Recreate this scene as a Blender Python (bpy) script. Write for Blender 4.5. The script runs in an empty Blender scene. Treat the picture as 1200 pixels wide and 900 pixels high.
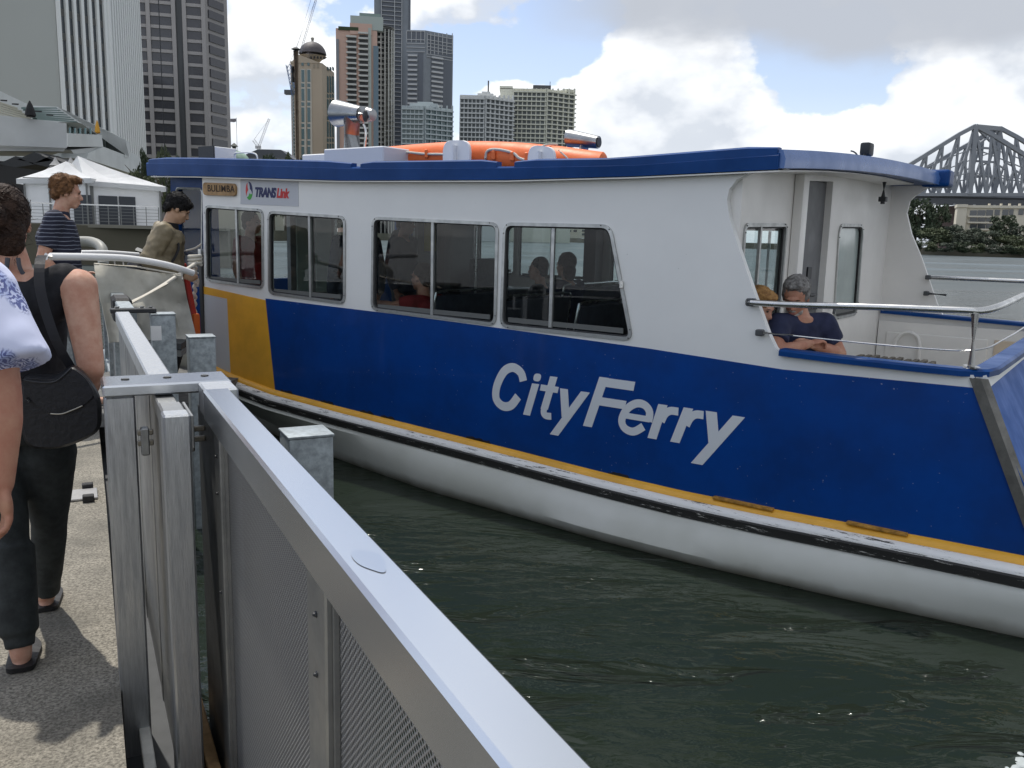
import bpy, bmesh, math, random
from mathutils import Vector, Matrix, noise
random.seed(7)
V = Vector
R = math.radians
sc = bpy.context.scene
COL = sc.collection

# ------------------------------------------------------------ camera
cam_d = bpy.data.cameras.new('camera'); cam = bpy.data.objects.new('camera', cam_d); COL.objects.link(cam)
cam_d.lens = 30.0; cam_d.sensor_width = 36.0; cam_d.clip_start = 0.05; cam_d.clip_end = 12000
CAMM = Matrix.Rotation(math.pi/2 - R(9.8), 3, 'X') @ Matrix.Rotation(R(1.5), 3, 'Z')
cam.location = (0, 0, 2.0); cam.rotation_euler = CAMM.to_euler()
sc.camera = cam

# ------------------------------------------------------------ light
SUN_EL = R(66); SUN_DIR = V((-0.60, 0.80, 0)).normalized()      # horizontal direction towards the sun
sun_d = bpy.data.lights.new('sun', 'SUN'); sun_d.energy = 2.6; sun_d.angle = R(0.8); sun_d.color = (1, .95, .87)
sun = bpy.data.objects.new('sun', sun_d); COL.objects.link(sun)
tosun = V((SUN_DIR.x*math.cos(SUN_EL), SUN_DIR.y*math.cos(SUN_EL), math.sin(SUN_EL)))
sun.rotation_euler = tosun.to_track_quat('Z', 'Y').to_euler(); sun.location = (0, 0, 30)
sc.view_settings.view_transform = 'Standard'; sc.view_settings.look = 'None'
sc.view_settings.exposure = 0.36; sc.view_settings.gamma = 1.0

def N(nt, typ, loc=(0, 0), **kw):
    n = nt.nodes.new(typ)
    for k, v in kw.items():
        setattr(n, k, v)
    return n
def setin(n, **kw):
    for k, v in kw.items():
        n.inputs[k.replace('_', ' ')].default_value = v
def ramp(nt, fac, stops, interp='LINEAR'):
    r = nt.nodes.new('ShaderNodeValToRGB'); r.color_ramp.interpolation = interp
    els = r.color_ramp.elements
    while len(els) < len(stops): els.new(0.5)
    for e, (p, c) in zip(els, stops):
        e.position = p; e.color = (c, c, c, 1) if isinstance(c, (int, float)) else (*c, 1)
    nt.links.new(fac, r.inputs[0]); return r.outputs[0]
def math_(nt, op, a, b=None, clamp=False):
    m = nt.nodes.new('ShaderNodeMath'); m.operation = op; m.use_clamp = clamp
    for i, x in enumerate((a, b)):
        if x is None: continue
        if isinstance(x, (int, float)): m.inputs[i].default_value = x
        else: nt.links.new(x, m.inputs[i])
    return m.outputs[0]
def mixc(nt, fac, a, b, blend='MIX'):
    m = nt.nodes.new('ShaderNodeMix'); m.data_type = 'RGBA'; m.blend_type = blend
    for sock, x in ((m.inputs[0], fac), (m.inputs[6], a), (m.inputs[7], b)):
        if isinstance(x, (int, float)): sock.default_value = x
        elif isinstance(x, tuple): sock.default_value = (*x[:3], 1)
        else: nt.links.new(x, sock)
    return m.outputs[2]

# ------------------------------------------------------------ world: sky with broken cumulus
w = bpy.data.worlds.new('World'); sc.world = w; w.use_nodes = True
nt = w.node_tree; nt.nodes.clear()
out = nt.nodes.new('ShaderNodeOutputWorld'); bg = nt.nodes.new('ShaderNodeBackground')
sky = nt.nodes.new('ShaderNodeTexSky'); sky.sky_type = 'NISHITA'; sky.sun_disc = False
sky.sun_elevation = SUN_EL; sky.sun_rotation = math.atan2(SUN_DIR.x, SUN_DIR.y)
sky.air_density = 1.0; sky.dust_density = 1.2; sky.ozone_density = 1.5
tc = nt.nodes.new('ShaderNodeTexCoord'); sep = nt.nodes.new('ShaderNodeSeparateXYZ')
nt.links.new(tc.outputs['Generated'], sep.inputs[0])
X, Y, Z = sep.outputs
# cloud coordinates: direction flattened towards the horizon
def cloud_noise(offz, scale, detail, seed, stretch=1.7):
    mp = nt.nodes.new('ShaderNodeMapping'); mp.inputs['Location'].default_value = (seed, seed*.37, offz*stretch)
    mp.inputs['Scale'].default_value = (1, 1, stretch)
    nt.links.new(tc.outputs['Generated'], mp.inputs[0])
    n = nt.nodes.new('ShaderNodeTexNoise'); n.inputs['Scale'].default_value = scale
    n.inputs['Detail'].default_value = detail; n.inputs['Roughness'].default_value = .52
    nt.links.new(mp.outputs[0], n.inputs[0]); return n.outputs[0]
SEED = 6.6
n1 = cloud_noise(0, 5.0, 10, SEED, 1.5); n2 = cloud_noise(.035, 5.0, 5, SEED, 1.5); nf = cloud_noise(0, 17.0, 6, 1.7, 1.4)
big = cloud_noise(0, 1.9, 3, SEED+9, 1.8)
hor = ramp(nt, Z, [(0.0, .10), (.10, .055), (.19, .0), (.5, .02)])           # thicker cover low on the horizon
right = ramp(nt, math_(nt, 'ADD', math_(nt, 'MULTIPLY', X, .5), .5), [(.36, 0.0), (.50, .12), (.62, .155), (.8, .14)])        # and to the right
dens = math_(nt, 'ADD', math_(nt, 'ADD', math_(nt, 'ADD', n1, math_(nt, 'MULTIPLY', big, .40)), hor), right)
dens = math_(nt, 'ADD', dens, math_(nt, 'MULTIPLY', nf, .06))
cover = ramp(nt, dens, [(.735, 0.0), (.765, .75), (.81, 1.0)], 'EASE')
lit = math_(nt, 'SUBTRACT', n1, n2)
litf = ramp(nt, math_(nt, 'ADD', math_(nt, 'ADD', lit, math_(nt, 'MULTIPLY', nf, .10)), .45), [(.43, 0.0), (.56, 1.0)])
thick = ramp(nt, dens, [(.80, 0.0), (.98, 1.0)])
cl = mixc(nt, litf, (4.8, 5.15, 5.7), (8.3, 8.4, 8.5))
cl = mixc(nt, math_(nt, 'MULTIPLY', thick, .55), cl, (5.5, 5.85, 6.3))
deckn = math_(nt, 'ADD', Z, math_(nt, 'MULTIPLY', cloud_noise(0, 3.0, 6, 3.3, 2.5), .20))
deck = ramp(nt, math_(nt, 'ADD', deckn, math_(nt, 'MULTIPLY', X, .10)), [(.300, 0.0), (.352, 1.0)], 'EASE')
deck = math_(nt, 'MULTIPLY', deck, ramp(nt, X, [(0.0, .0), (.12, 1.0)]))
skyc = mixc(nt, 1.0, sky.outputs[0], (1.0, .98, 1.04), 'MULTIPLY')
col = mixc(nt, ramp(nt, Z, [(0.0, .75), (.16, .26), (.3, .12)]), skyc, (7.2, 7.8, 8.7))                         # thin high veil whitens the blue
col = mixc(nt, cover, col, cl)
col = mixc(nt, math_(nt, 'MULTIPLY', deck, .95), col, (3.7, 3.95, 4.4))
nt.links.new(col, bg.inputs[0]); bg.inputs[1].default_value = 0.115
nt.links.new(bg.outputs[0], out.inputs[0])

# ------------------------------------------------------------ materials
MATS = {}
def mat(name, col, rough=.6, metal=0.0, var=.0, vscale=4.0, bump=0.0, bscale=30.0, spec=.5, col2=None, coat=0.0, detail=4, streak=False, emis=None):
    if name in MATS: return MATS[name]
    m = bpy.data.materials.new(name); m.use_nodes = True; nt = m.node_tree
    b = nt.nodes['Principled BSDF']; b.inputs['Base Color'].default_value = (*col, 1)
    b.inputs['Roughness'].default_value = rough; b.inputs['Metallic'].default_value = metal
    b.inputs['Specular IOR Level'].default_value = spec
    if coat: b.inputs['Coat Weight'].default_value = coat; b.inputs['Coat Roughness'].default_value = .08
    if var or bump:
        t = nt.nodes.new('ShaderNodeTexCoord'); src = t.outputs['Object']
        if streak:
            mp = nt.nodes.new('ShaderNodeMapping'); mp.inputs['Scale'].default_value = (6, 6, .5)
            nt.links.new(src, mp.inputs[0]); src = mp.outputs[0]
    if var:
        n = nt.nodes.new('ShaderNodeTexNoise'); n.inputs['Scale'].default_value = vscale; n.inputs['Detail'].default_value = detail
        n.inputs['Roughness'].default_value = .65
        nt.links.new(src, n.inputs[0])
        c2 = col2 if col2 else tuple(max(0, c*(1-var)) for c in col)
        c1 = col if col2 else tuple(min(1, c*(1+var*.5)) for c in col)
        o = mixc(nt, ramp(nt, n.outputs[0], [(.36, 0.0), (.64, 1.0)]), c1, c2)
        nt.links.new(o, b.inputs['Base Color'])
        rr = ramp(nt, n.outputs[0], [(.3, max(0, rough-.08)), (.7, min(1, rough+.12))]); nt.links.new(rr, b.inputs['Roughness'])
    if bump:
        n = nt.nodes.new('ShaderNodeTexNoise'); n.inputs['Scale'].default_value = bscale; n.inputs['Detail'].default_value = 5
        nt.links.new(src, n.inputs[0]); bp = nt.nodes.new('ShaderNodeBump'); bp.inputs['Strength'].default_value = bump
        bp.inputs['Distance'].default_value = .02
        nt.links.new(n.outputs[0], bp.inputs['Height']); nt.links.new(bp.outputs[0], b.inputs['Normal'])
    MATS[name] = m; return m

WHITE = mat('white_paint', (.80, .805, .79), .34, var=.035, vscale=1.1, bump=.02, bscale=1.5)
WHITE2 = mat('white_gelcoat', (.80, .785, .75), .38, var=.05, vscale=2, bump=.05, bscale=4)
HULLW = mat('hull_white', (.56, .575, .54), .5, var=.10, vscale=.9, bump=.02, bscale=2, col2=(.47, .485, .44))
BLUE = mat('navy_paint', (.002, .048, .245), .36, var=.22, vscale=1.6, bump=.10, bscale=1.1, spec=.2, coat=.22)
ROOFB = mat('blue_roof', (.002, .048, .20), .34, var=.2, vscale=2, bump=.03, bscale=3, spec=.2)
SKYLIT = mat('sky_lit_blue', (.075, .17, .44), .3, var=.12, vscale=2, bump=.03, bscale=3, spec=.6)  # same paint as the roof, with sky reflection put into a lighter colour
YEL = mat('yellow_paint', (.80, .41, .035), .4, var=.12, vscale=3, bump=.03, bscale=6)
STEEL = mat('stainless', (.62, .62, .61), .26, 1.0, var=.12, vscale=9)
VENTM = mat('dull_stainless', (.34, .35, .355), .30, 1.0, var=.2, vscale=7, bump=.03, bscale=8)
ALU = mat('brushed_aluminium', (.52, .54, .56), .40, 1.0, var=.2, vscale=14, bump=.10, bscale=70, streak=True)
POLISH = mat('polished_aluminium', (.66, .69, .73), .27, 1.0, bump=.006, bscale=5)
ALUD = mat('dull_aluminium', (.33, .335, .33), .42, .85, var=.22, vscale=6, bump=.06, bscale=30)
GALV = mat('galvanised', (.36, .40, .42), .5, .55, var=.28, vscale=26, detail=6, bump=.04, bscale=50)
RUBBER = mat('black_rubber', (.012, .012, .013), .55, bump=.2, bscale=40)
DARK = mat('dark_trim', (.02, .022, .025), .5)
DGREY = mat('dark_grey', (.07, .075, .08), .6, var=.15)
MGREY = mat('mid_grey', (.22, .225, .22), .6, var=.12)
FRAMEM = mat('window_alloy', (.48, .49, .48), .38, .8, var=.15, vscale=12)
ROPE = mat('rope', (.62, .59, .52), .85, bump=.5, bscale=120)
ORANGE = mat('orange_float', (.85, .17, .035), .5, var=.12, vscale=5, bump=.08, bscale=20)
CANVAS = mat('dirty_canvas', (.60, .585, .52), .85, var=.22, vscale=2.6, col2=(.44, .42, .36), bump=.35, bscale=5)
WOODB = mat('tan_board', (.36, .22, .095), .55, var=.25, vscale=14, bump=.1, bscale=40)
INT = mat('interior_grey', (.20, .215, .22), .6, var=.1)
SEATM = mat('seat_fabric', (.03, .035, .05), .7, var=.2, vscale=12)
SLAT = mat('grey_timber', (.17, .15, .12), .8, var=.3, vscale=18, bump=.3, bscale=30)
CONC = mat('quay_concrete', (.13, .125, .10), .85, var=.45, vscale=.6, bump=.3, bscale=4)
TENT = mat('tent_cloth', (.90, .91, .92), .7, var=.06, vscale=.5, bump=.5, bscale=1.2)

def glass(name, tint, trans, rough=.02):
    m = bpy.data.materials.new(name); m.use_nodes = True; nt = m.node_tree; nt.nodes.clear()
    o = nt.nodes.new('ShaderNodeOutputMaterial'); tr = nt.nodes.new('ShaderNodeBsdfTransparent'); tr.inputs[0].default_value = (*tint, 1)
    gl = nt.nodes.new('ShaderNodeBsdfGlossy'); gl.inputs['Roughness'].default_value = rough
    fr = nt.nodes.new('ShaderNodeFresnel'); fr.inputs[0].default_value = 1.5
    ge = nt.nodes.new('ShaderNodeNewGeometry'); fac = math_(nt, 'MULTIPLY', math_(nt, 'MULTIPLY', fr.outputs[0], 1.1), math_(nt, 'SUBTRACT', 1.0, ge.outputs['Backfacing']), True)
    mx = nt.nodes.new('ShaderNodeMixShader'); nt.links.new(fac, mx.inputs[0])
    nt.links.new(tr.outputs[0], mx.inputs[1]); nt.links.new(gl.outputs[0], mx.inputs[2]); nt.links.new(mx.outputs[0], o.inputs[0])
    return m
GLASS = glass('tinted_glass', (.86, .90, .90), .7)
GLASSB = mat('facade_glass', (.045, .055, .065), .12, 0, spec=.8)
GLASSG = mat('facade_glass_green', (.06, .12, .13), .15, 0, spec=.8)

def specks(m, thr, c, scale=60):                                   # tiny chips in the paint
    nt = m.node_tree; b = nt.nodes['Principled BSDF']; src = b.inputs['Base Color'].links[0].from_socket; t = nt.nodes.new('ShaderNodeTexCoord')
    n = nt.nodes.new('ShaderNodeTexNoise'); n.inputs['Scale'].default_value = scale; n.inputs['Detail'].default_value = 1; nt.links.new(t.outputs['Object'], n.inputs[0])
    n2 = nt.nodes.new('ShaderNodeTexNoise'); n2.inputs['Scale'].default_value = 3; nt.links.new(t.outputs['Object'], n2.inputs[0])
    f = ramp(nt, math_(nt, 'ADD', n.outputs[0], math_(nt, 'MULTIPLY', n2.outputs[0], .25)), [(thr, 0.0), (thr+.02, .7)]); nt.links.new(mixc(nt, f, src, c), b.inputs['Base Color'])
specks(BLUE, .915, (.30, .34, .40)); specks(WHITE, .92, (.42, .42, .40), 45)
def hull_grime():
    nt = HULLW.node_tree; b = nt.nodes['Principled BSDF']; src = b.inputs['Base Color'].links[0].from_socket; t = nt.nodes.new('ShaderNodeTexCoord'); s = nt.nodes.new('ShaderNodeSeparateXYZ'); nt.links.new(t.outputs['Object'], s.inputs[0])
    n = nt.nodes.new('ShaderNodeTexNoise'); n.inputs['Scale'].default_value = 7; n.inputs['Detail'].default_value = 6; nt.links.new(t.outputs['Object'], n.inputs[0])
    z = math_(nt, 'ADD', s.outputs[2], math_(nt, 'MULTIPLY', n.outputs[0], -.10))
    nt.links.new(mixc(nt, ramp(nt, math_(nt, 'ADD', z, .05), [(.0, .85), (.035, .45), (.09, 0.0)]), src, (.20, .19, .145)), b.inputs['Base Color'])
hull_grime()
def water_mat():
    m = bpy.data.materials.new('river_water'); m.use_nodes = True; nt = m.node_tree; b = nt.nodes['Principled BSDF']
    b.inputs['Base Color'].default_value = (.014, .021, .014, 1); b.inputs['Roughness'].default_value = .05
    b.inputs['IOR'].default_value = 1.34
    t = nt.nodes.new('ShaderNodeTexCoord')
    def nz(sx, sy, rot, det, sc_, rough=.5):
        mp = nt.nodes.new('ShaderNodeMapping'); mp.inputs['Scale'].default_value = (sx, sy, 1); mp.inputs['Rotation'].default_value = (0, 0, rot)
        nt.links.new(t.outputs['Object'], mp.inputs[0])
        n = nt.nodes.new('ShaderNodeTexNoise'); n.inputs['Scale'].default_value = sc_; n.inputs['Detail'].default_value = det
        n.inputs['Roughness'].default_value = rough
        n.inputs['Distortion'].default_value = .6
        nt.links.new(mp.outputs[0], n.inputs[0]); return n.outputs[0]
    a = nz(.8, 1.9, .1, 3, 1.1); c = nz(1, 2.2, -.25, 4, 5.5)
    sx = nt.nodes.new('ShaderNodeSeparateXYZ'); nt.links.new(t.outputs['Object'], sx.inputs[0])
    calm = ramp(nt, math_(nt, 'MULTIPLY', sx.outputs[1], .01), [(.06, 1.0), (.35, .7), (1.0, .6)])      # ferry wash near the berth, calmer open river
    patch = ramp(nt, nz(.5, 1.2, .3, 2, .55), [(.40, .35), (.62, 1.25)])
    rd = ramp(nt, nz(.7, 2.4, .12, 4, 1.5, .55), [(.57, 0.0), (.69, 1.0)])
    near = ramp(nt, math_(nt, 'MULTIPLY', sx.outputs[1], .1), [(.34, 1.0), (.60, 0.0)])
    h = math_(nt, 'ADD', math_(nt, 'MULTIPLY', a, .26), math_(nt, 'MULTIPLY', math_(nt, 'MULTIPLY', c, .05), patch))
    h = math_(nt, 'ADD', math_(nt, 'MULTIPLY', h, calm), math_(nt, 'MULTIPLY', math_(nt, 'MULTIPLY', rd, near), .30))
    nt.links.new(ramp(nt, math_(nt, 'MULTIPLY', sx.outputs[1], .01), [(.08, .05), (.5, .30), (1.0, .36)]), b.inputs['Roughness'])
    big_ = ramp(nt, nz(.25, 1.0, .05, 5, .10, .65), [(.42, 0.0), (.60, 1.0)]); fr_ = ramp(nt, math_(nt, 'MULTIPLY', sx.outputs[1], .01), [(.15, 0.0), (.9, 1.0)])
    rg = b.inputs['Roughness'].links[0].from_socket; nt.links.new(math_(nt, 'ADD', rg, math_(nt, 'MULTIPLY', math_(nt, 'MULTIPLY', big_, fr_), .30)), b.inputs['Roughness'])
    nt.links.new(mixc(nt, math_(nt, 'MULTIPLY', math_(nt, 'ADD', math_(nt, 'MULTIPLY', big_, .75), .25), fr_), (.014, .021, .014), (.12, .15, .17)), b.inputs['Base Color'])  # far river paler in streaks: reflected sky put into the base colour
    bp = nt.nodes.new('ShaderNodeBump'); bp.inputs['Strength'].default_value = 1.0; bp.inputs['Distance'].default_value = .22
    nt.links.new(h, bp.inputs['Height']); nt.links.new(bp.outputs[0], b.inputs['Normal'])
    return m
WATER = water_mat()

def speck_mat():
    m = bpy.data.materials.new('speckled_deck'); m.use_nodes = True; nt = m.node_tree; b = nt.nodes['Principled BSDF']
    t = nt.nodes.new('ShaderNodeTexCoord')
    n = nt.nodes.new('ShaderNodeTexNoise'); n.inputs['Scale'].default_value = 95; n.inputs['Detail'].default_value = 3; n.inputs['Roughness'].default_value = .8
    n2 = nt.nodes.new('ShaderNodeTexNoise'); n2.inputs['Scale'].default_value = 3.2; n2.inputs['Detail'].default_value = 6
    for q in (n, n2): nt.links.new(t.outputs['Object'], q.inputs[0])
    c = ramp(nt, n.outputs[0], [(.36, (.10, .092, .076)), (.48, (.22, .203, .168)), (.62, (.36, .335, .28))])
    c = mixc(nt, ramp(nt, n2.outputs[0], [(.42, 0.0), (.66, .6)]), c, (.10, .095, .08))
    nt.links.new(c, b.inputs['Base Color']); b.inputs['Roughness'].default_value = .9
    bp = nt.nodes.new('ShaderNodeBump'); bp.inputs['Strength'].default_value = .5; bp.inputs['Distance'].default_value = .004
    nt.links.new(n.outputs[0], bp.inputs['Height']); nt.links.new(bp.outputs[0], b.inputs['Normal'])
    return m
DECK = speck_mat()

def mesh_mat():                                                    # woven security mesh: wires with real holes
    m = bpy.data.materials.new('security_mesh'); m.use_nodes = True; nt = m.node_tree; b = nt.nodes['Principled BSDF']
    b.inputs['Base Color'].default_value = (.30, .31, .32, 1); b.inputs['Metallic'].default_value = .6; b.inputs['Roughness'].default_value = .45
    t = nt.nodes.new('ShaderNodeTexCoord'); s = nt.nodes.new('ShaderNodeSeparateXYZ'); nt.links.new(t.outputs['Object'], s.inputs[0])
    P = 2*math.pi/.0115
    u = math_(nt, 'MULTIPLY', s.outputs[0], P*.8); v = math_(nt, 'MULTIPLY', s.outputs[2], P*.8)
    cu = math_(nt, 'COSINE', math_(nt, 'ADD', u, v)); cv = math_(nt, 'COSINE', math_(nt, 'SUBTRACT', u, v))
    f = math_(nt, 'MULTIPLY', math_(nt, 'ADD', math_(nt, 'MULTIPLY', cu, .5), .5), math_(nt, 'ADD', math_(nt, 'MULTIPLY', cv, .5), .5))
    hole = ramp(nt, f, [(.40, 0.0), (.50, 1.0)])
    nt.links.new(ramp(nt, f, [(.0, .42), (.14, .26), (.38, .04)]), b.inputs['Base Color'])
    bp = nt.nodes.new('ShaderNodeBump'); bp.invert = True; bp.inputs['Strength'].default_value = .9; bp.inputs['Distance'].default_value = .004
    nt.links.new(f, bp.inputs['Height']); nt.links.new(bp.outputs[0], b.inputs['Normal'])
    tr = nt.nodes.new('ShaderNodeBsdfTransparent'); mx = nt.nodes.new('ShaderNodeMixShader'); o = nt.nodes['Material Output']
    nt.links.new(hole, mx.inputs[0]); nt.links.new(b.outputs[0], mx.inputs[1]); nt.links.new(tr.outputs[0], mx.inputs[2]); nt.links.new(mx.outputs[0], o.inputs[0])
    return m
MESHM = mesh_mat()

# ------------------------------------------------------------ geometry helpers
def tag(o, label=None, cat=None, group=None, kind=None):
    if label: o['label'] = label
    if cat: o['category'] = cat
    if group: o['group'] = group
    if kind: o['kind'] = kind
    return o
def empty(name, loc=(0, 0, 0), rz=0.0):
    o = bpy.data.objects.new(name, None); o.empty_display_size = .1; COL.objects.link(o)
    o.location = loc; o.rotation_euler = (0, 0, rz); return o
def thing(name, label, cat, loc=(0, 0, 0), rz=0.0, group=None):
    return tag(empty(name, loc, rz), label, cat, group)
def link(name, me, m=None, parent=None, loc=None):
    o = bpy.data.objects.new(name, me); COL.objects.link(o)
    if m is not None and not me.materials:
        for q in (m if isinstance(m, (list, tuple)) else [m]): me.materials.append(q)
    if parent is not None: o.parent = parent
    if loc is not None: o.location = loc
    return o
def fin(bm, name, m, parent=None, smooth=False, loc=None, recalc=True):
    if recalc: bmesh.ops.recalc_face_normals(bm, faces=bm.faces[:])
    me = bpy.data.meshes.new(name); bm.to_mesh(me); bm.free()
    if smooth:
        me.polygons.foreach_set('use_smooth', [True]*len(me.polygons))
        try: me.set_sharp_from_angle(angle=R(38))
        except Exception: pass
    return link(name, me, m, parent, loc)
def hexa(bm, p):                                                   # 8 corners: bottom 4 then top 4
    v = [bm.verts.new(q) for q in p]
    for f in ((3, 2, 1, 0), (4, 5, 6, 7), (0, 1, 5, 4), (1, 2, 6, 5), (2, 3, 7, 6), (3, 0, 4, 7)):
        bm.faces.new([v[i] for i in f])
def box(bm, x0, x1, y0, y1, z0, z1):
    hexa(bm, [(x0, y0, z0), (x1, y0, z0), (x1, y1, z0), (x0, y1, z0), (x0, y0, z1), (x1, y0, z1), (x1, y1, z1), (x0, y1, z1)])
def bevel(bm, w, seg=2):
    bmesh.ops.bevel(bm, geom=bm.edges[:], offset=w, segments=seg, profile=.6, affect='EDGES', clamp_overlap=True)
def boxo(name, m, parent, x0, x1, y0, y1, z0, z1, bev=0.0):
    bm = bmesh.new(); box(bm, x0, x1, y0, y1, z0, z1)
    if bev: bevel(bm, bev, 1 if bev < .012 else 2)
    return fin(bm, name, m, parent, smooth=bev >= .012)
def prism(bm, pts, d):                                             # closed polygon extruded by vector d
    d = V(d); a = [bm.verts.new(V(p)) for p in pts]; b = [bm.verts.new(V(p)+d) for p in pts]; n = len(a)
    bm.faces.new(a); bm.faces.new(b[::-1])
    for i in range(n): bm.faces.new((a[i], b[i], b[(i+1) % n], a[(i+1) % n]))
def frame_axes(d):
    d = d.normalized(); up = V((0, 0, 1)) if abs(d.z) < .95 else V((1, 0, 0))
    x = d.cross(up).normalized(); return x, x.cross(d).normalized()
def tube(bm, pts, r, n=10, cap=True, closed=False):
    pts = [V(p) for p in pts]; rs = r if isinstance(r, (list, tuple)) else [r]*len(pts); rings = []; px = None
    for i, p in enumerate(pts):
        if closed: d = pts[(i+1) % len(pts)] - pts[i-1]
        else: d = pts[min(i+1, len(pts)-1)] - pts[max(i-1, 0)]
        d.normalize()
        if px is None: x, y = frame_axes(d)
        else:
            x = (px - d*px.dot(d)).normalized(); y = d.cross(x)
        px = x
        rings.append([bm.verts.new(p + (x*math.cos(2*math.pi*k/n) + y*math.sin(2*math.pi*k/n))*rs[i]) for k in range(n)])
    m = len(rings)
    for i in range(m if closed else m-1):
        a, b = rings[i], rings[(i+1) % m]
        for k in range(n): bm.faces.new((a[k], a[(k+1) % n], b[(k+1) % n], b[k]))
    if cap and not closed:
        bm.faces.new(rings[0][::-1]); bm.faces.new(rings[-1])
def tubeo(name, m, parent, pts, r, n=10, closed=False):
    bm = bmesh.new(); tube(bm, pts, r, n, closed=closed); return fin(bm, name, m, parent, smooth=True)
def bez(pts, n=8):                                                 # Catmull-Rom through points
    pts = [V(p) for p in pts]; out = []
    for i in range(len(pts)-1):
        p0 = pts[max(i-1, 0)]; p1 = pts[i]; p2 = pts[i+1]; p3 = pts[min(i+2, len(pts)-1)]
        for k in range(n):
            t = k/n; out.append(.5*((2*p1) + (p2-p0)*t + (2*p0-5*p1+4*p2-p3)*t*t + (3*p1-p0-3*p2+p3)*t**3))
    out.append(pts[-1]); return out
def cap_(bm, a, b, ra, rb, n=10, flat=False):                      # tapered capsule
    a = V(a); b = V(b); d = b-a; L = d.length
    if L < 1e-6: d = V((0, 0, 1))
    d = d.normalized(); pts = []; rs = []
    if not flat:
        for q in (80, 55, 28): pts.append(a - d*ra*math.sin(R(q))); rs.append(ra*math.cos(R(q)))
    pts += [a, b]; rs += [ra, rb]
    if not flat:
        for q in (28, 55, 80): pts.append(b + d*rb*math.sin(R(q))); rs.append(rb*math.cos(R(q)))
    x, y = frame_axes(d); rings = [[bm.verts.new(p + (x*math.cos(2*math.pi*k/n)+y*math.sin(2*math.pi*k/n))*r) for k in range(n)] for p, r in zip(pts, rs)]
    for i in range(len(rings)-1):
        for k in range(n): bm.faces.new((rings[i][k], rings[i][(k+1) % n], rings[i+1][(k+1) % n], rings[i+1][k]))
    bm.faces.new(rings[0][::-1]); bm.faces.new(rings[-1])
def ell(bm, c, r, M3=None, seg=16, rings=10):
    M3 = M3 or Matrix.Identity(3); mt = Matrix.Translation(V(c)) @ M3.to_4x4() @ Matrix.Diagonal((*r, 1))
    bmesh.ops.create_uvsphere(bm, u_segments=seg, v_segments=rings, radius=1, matrix=mt)
def loft(bm, secs, n=20):                                          # secs: (centre, rx, ry, xaxis, yaxis)
    rg = []
    for c, rx, ry, x, y in secs:
        rg.append([bm.verts.new(V(c) + x*rx*math.cos(2*math.pi*k/n) + y*ry*math.sin(2*math.pi*k/n)) for k in range(n)])
    for i in range(len(rg)-1):
        for k in range(n): bm.faces.new((rg[i][k], rg[i][(k+1) % n], rg[i+1][(k+1) % n], rg[i+1][k]))
    bm.faces.new(rg[0][::-1]); bm.faces.new(rg[-1])
TSC = bpy.data.scenes.new('workshop')                             # scratch scene, removed at the end
def tdg():
    with bpy.context.temp_override(scene=TSC, view_layer=TSC.view_layers[0]):
        dg = bpy.context.evaluated_depsgraph_get(); dg.update(); return dg
def remeshed(bm, name, m, parent, voxel, smooth=4, origin=(0, 0, 0), fac=.5, disp=None):
    bmesh.ops.recalc_face_normals(bm, faces=bm.faces[:])
    me = bpy.data.meshes.new(name); bm.to_mesh(me); bm.free()
    o = bpy.data.objects.new('tmp', me); TSC.collection.objects.link(o)
    md = o.modifiers.new('r', 'REMESH'); md.mode = 'VOXEL'; md.voxel_size = voxel
    s = o.modifiers.new('s', 'SMOOTH'); s.factor = fac; s.iterations = smooth
    dg = tdg(); ev = o.evaluated_get(dg)
    new = bpy.data.meshes.new_from_object(ev); bpy.data.objects.remove(o); bpy.data.meshes.remove(me)
    new.name = name; og = V(origin); nv = len(new.vertices); co = [0.0]*(3*nv); new.vertices.foreach_get('co', co)
    if disp:
        no = [0.0]*(3*nv); new.vertex_normals.foreach_get('vector', no)
        for i in range(nv):
            d = disp(V(co[3*i:3*i+3]), V(no[3*i:3*i+3])); co[3*i] += d.x; co[3*i+1] += d.y; co[3*i+2] += d.z
    for i in range(nv): co[3*i] -= og.x; co[3*i+1] -= og.y; co[3*i+2] -= og.z
    new.vertices.foreach_set('co', co); new.update()
    new.polygons.foreach_set('use_smooth', [True]*len(new.polygons)); new.materials.clear()
    return link(name, new, m, parent)
UC = {}
def ucube(m):                                                      # shared unit cube per material
    if m.name not in UC:
        bm = bmesh.new(); box(bm, 0, 1, 0, 1, 0, 1); bmesh.ops.recalc_face_normals(bm, faces=bm.faces[:])
        me = bpy.data.meshes.new('unit_'+m.name); bm.to_mesh(me); bm.free(); me.materials.append(m); UC[m.name] = me
    return UC[m.name]
def ub(name, m, parent, o, ex, ey, ez):                            # box spanned by three edge vectors at o
    ob = bpy.data.objects.new(name, ucube(m)); COL.objects.link(ob); ob.parent = parent
    M = Matrix.Identity(4)
    for i, e in enumerate((ex, ey, ez)):
        for j in range(3): M[j][i] = e[j]
    for j in range(3): M[j][3] = o[j]
    ob.matrix_local = M; return ob
def rpoly(pts, r, n=5):                                            # 2-D polygon with rounded corners
    out = []; m = len(pts)
    for i in range(m):
        p = V(pts[i]); a = V(pts[i-1]); b = V(pts[(i+1) % m]); rr = r[i] if isinstance(r, (list, tuple)) else r
        if rr <= 0: out.append(tuple(p)); continue
        da = (a-p); db = (b-p); ra = min(rr, da.length*.45, db.length*.45); da.normalize(); db.normalize()
        p0 = p+da*ra; p2 = p+db*ra
        for k in range(n+1):
            t = k/n; q = p0*(1-t)**2 + p*2*t*(1-t) + p2*t*t; out.append((q.x, q.y))
    return out
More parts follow.
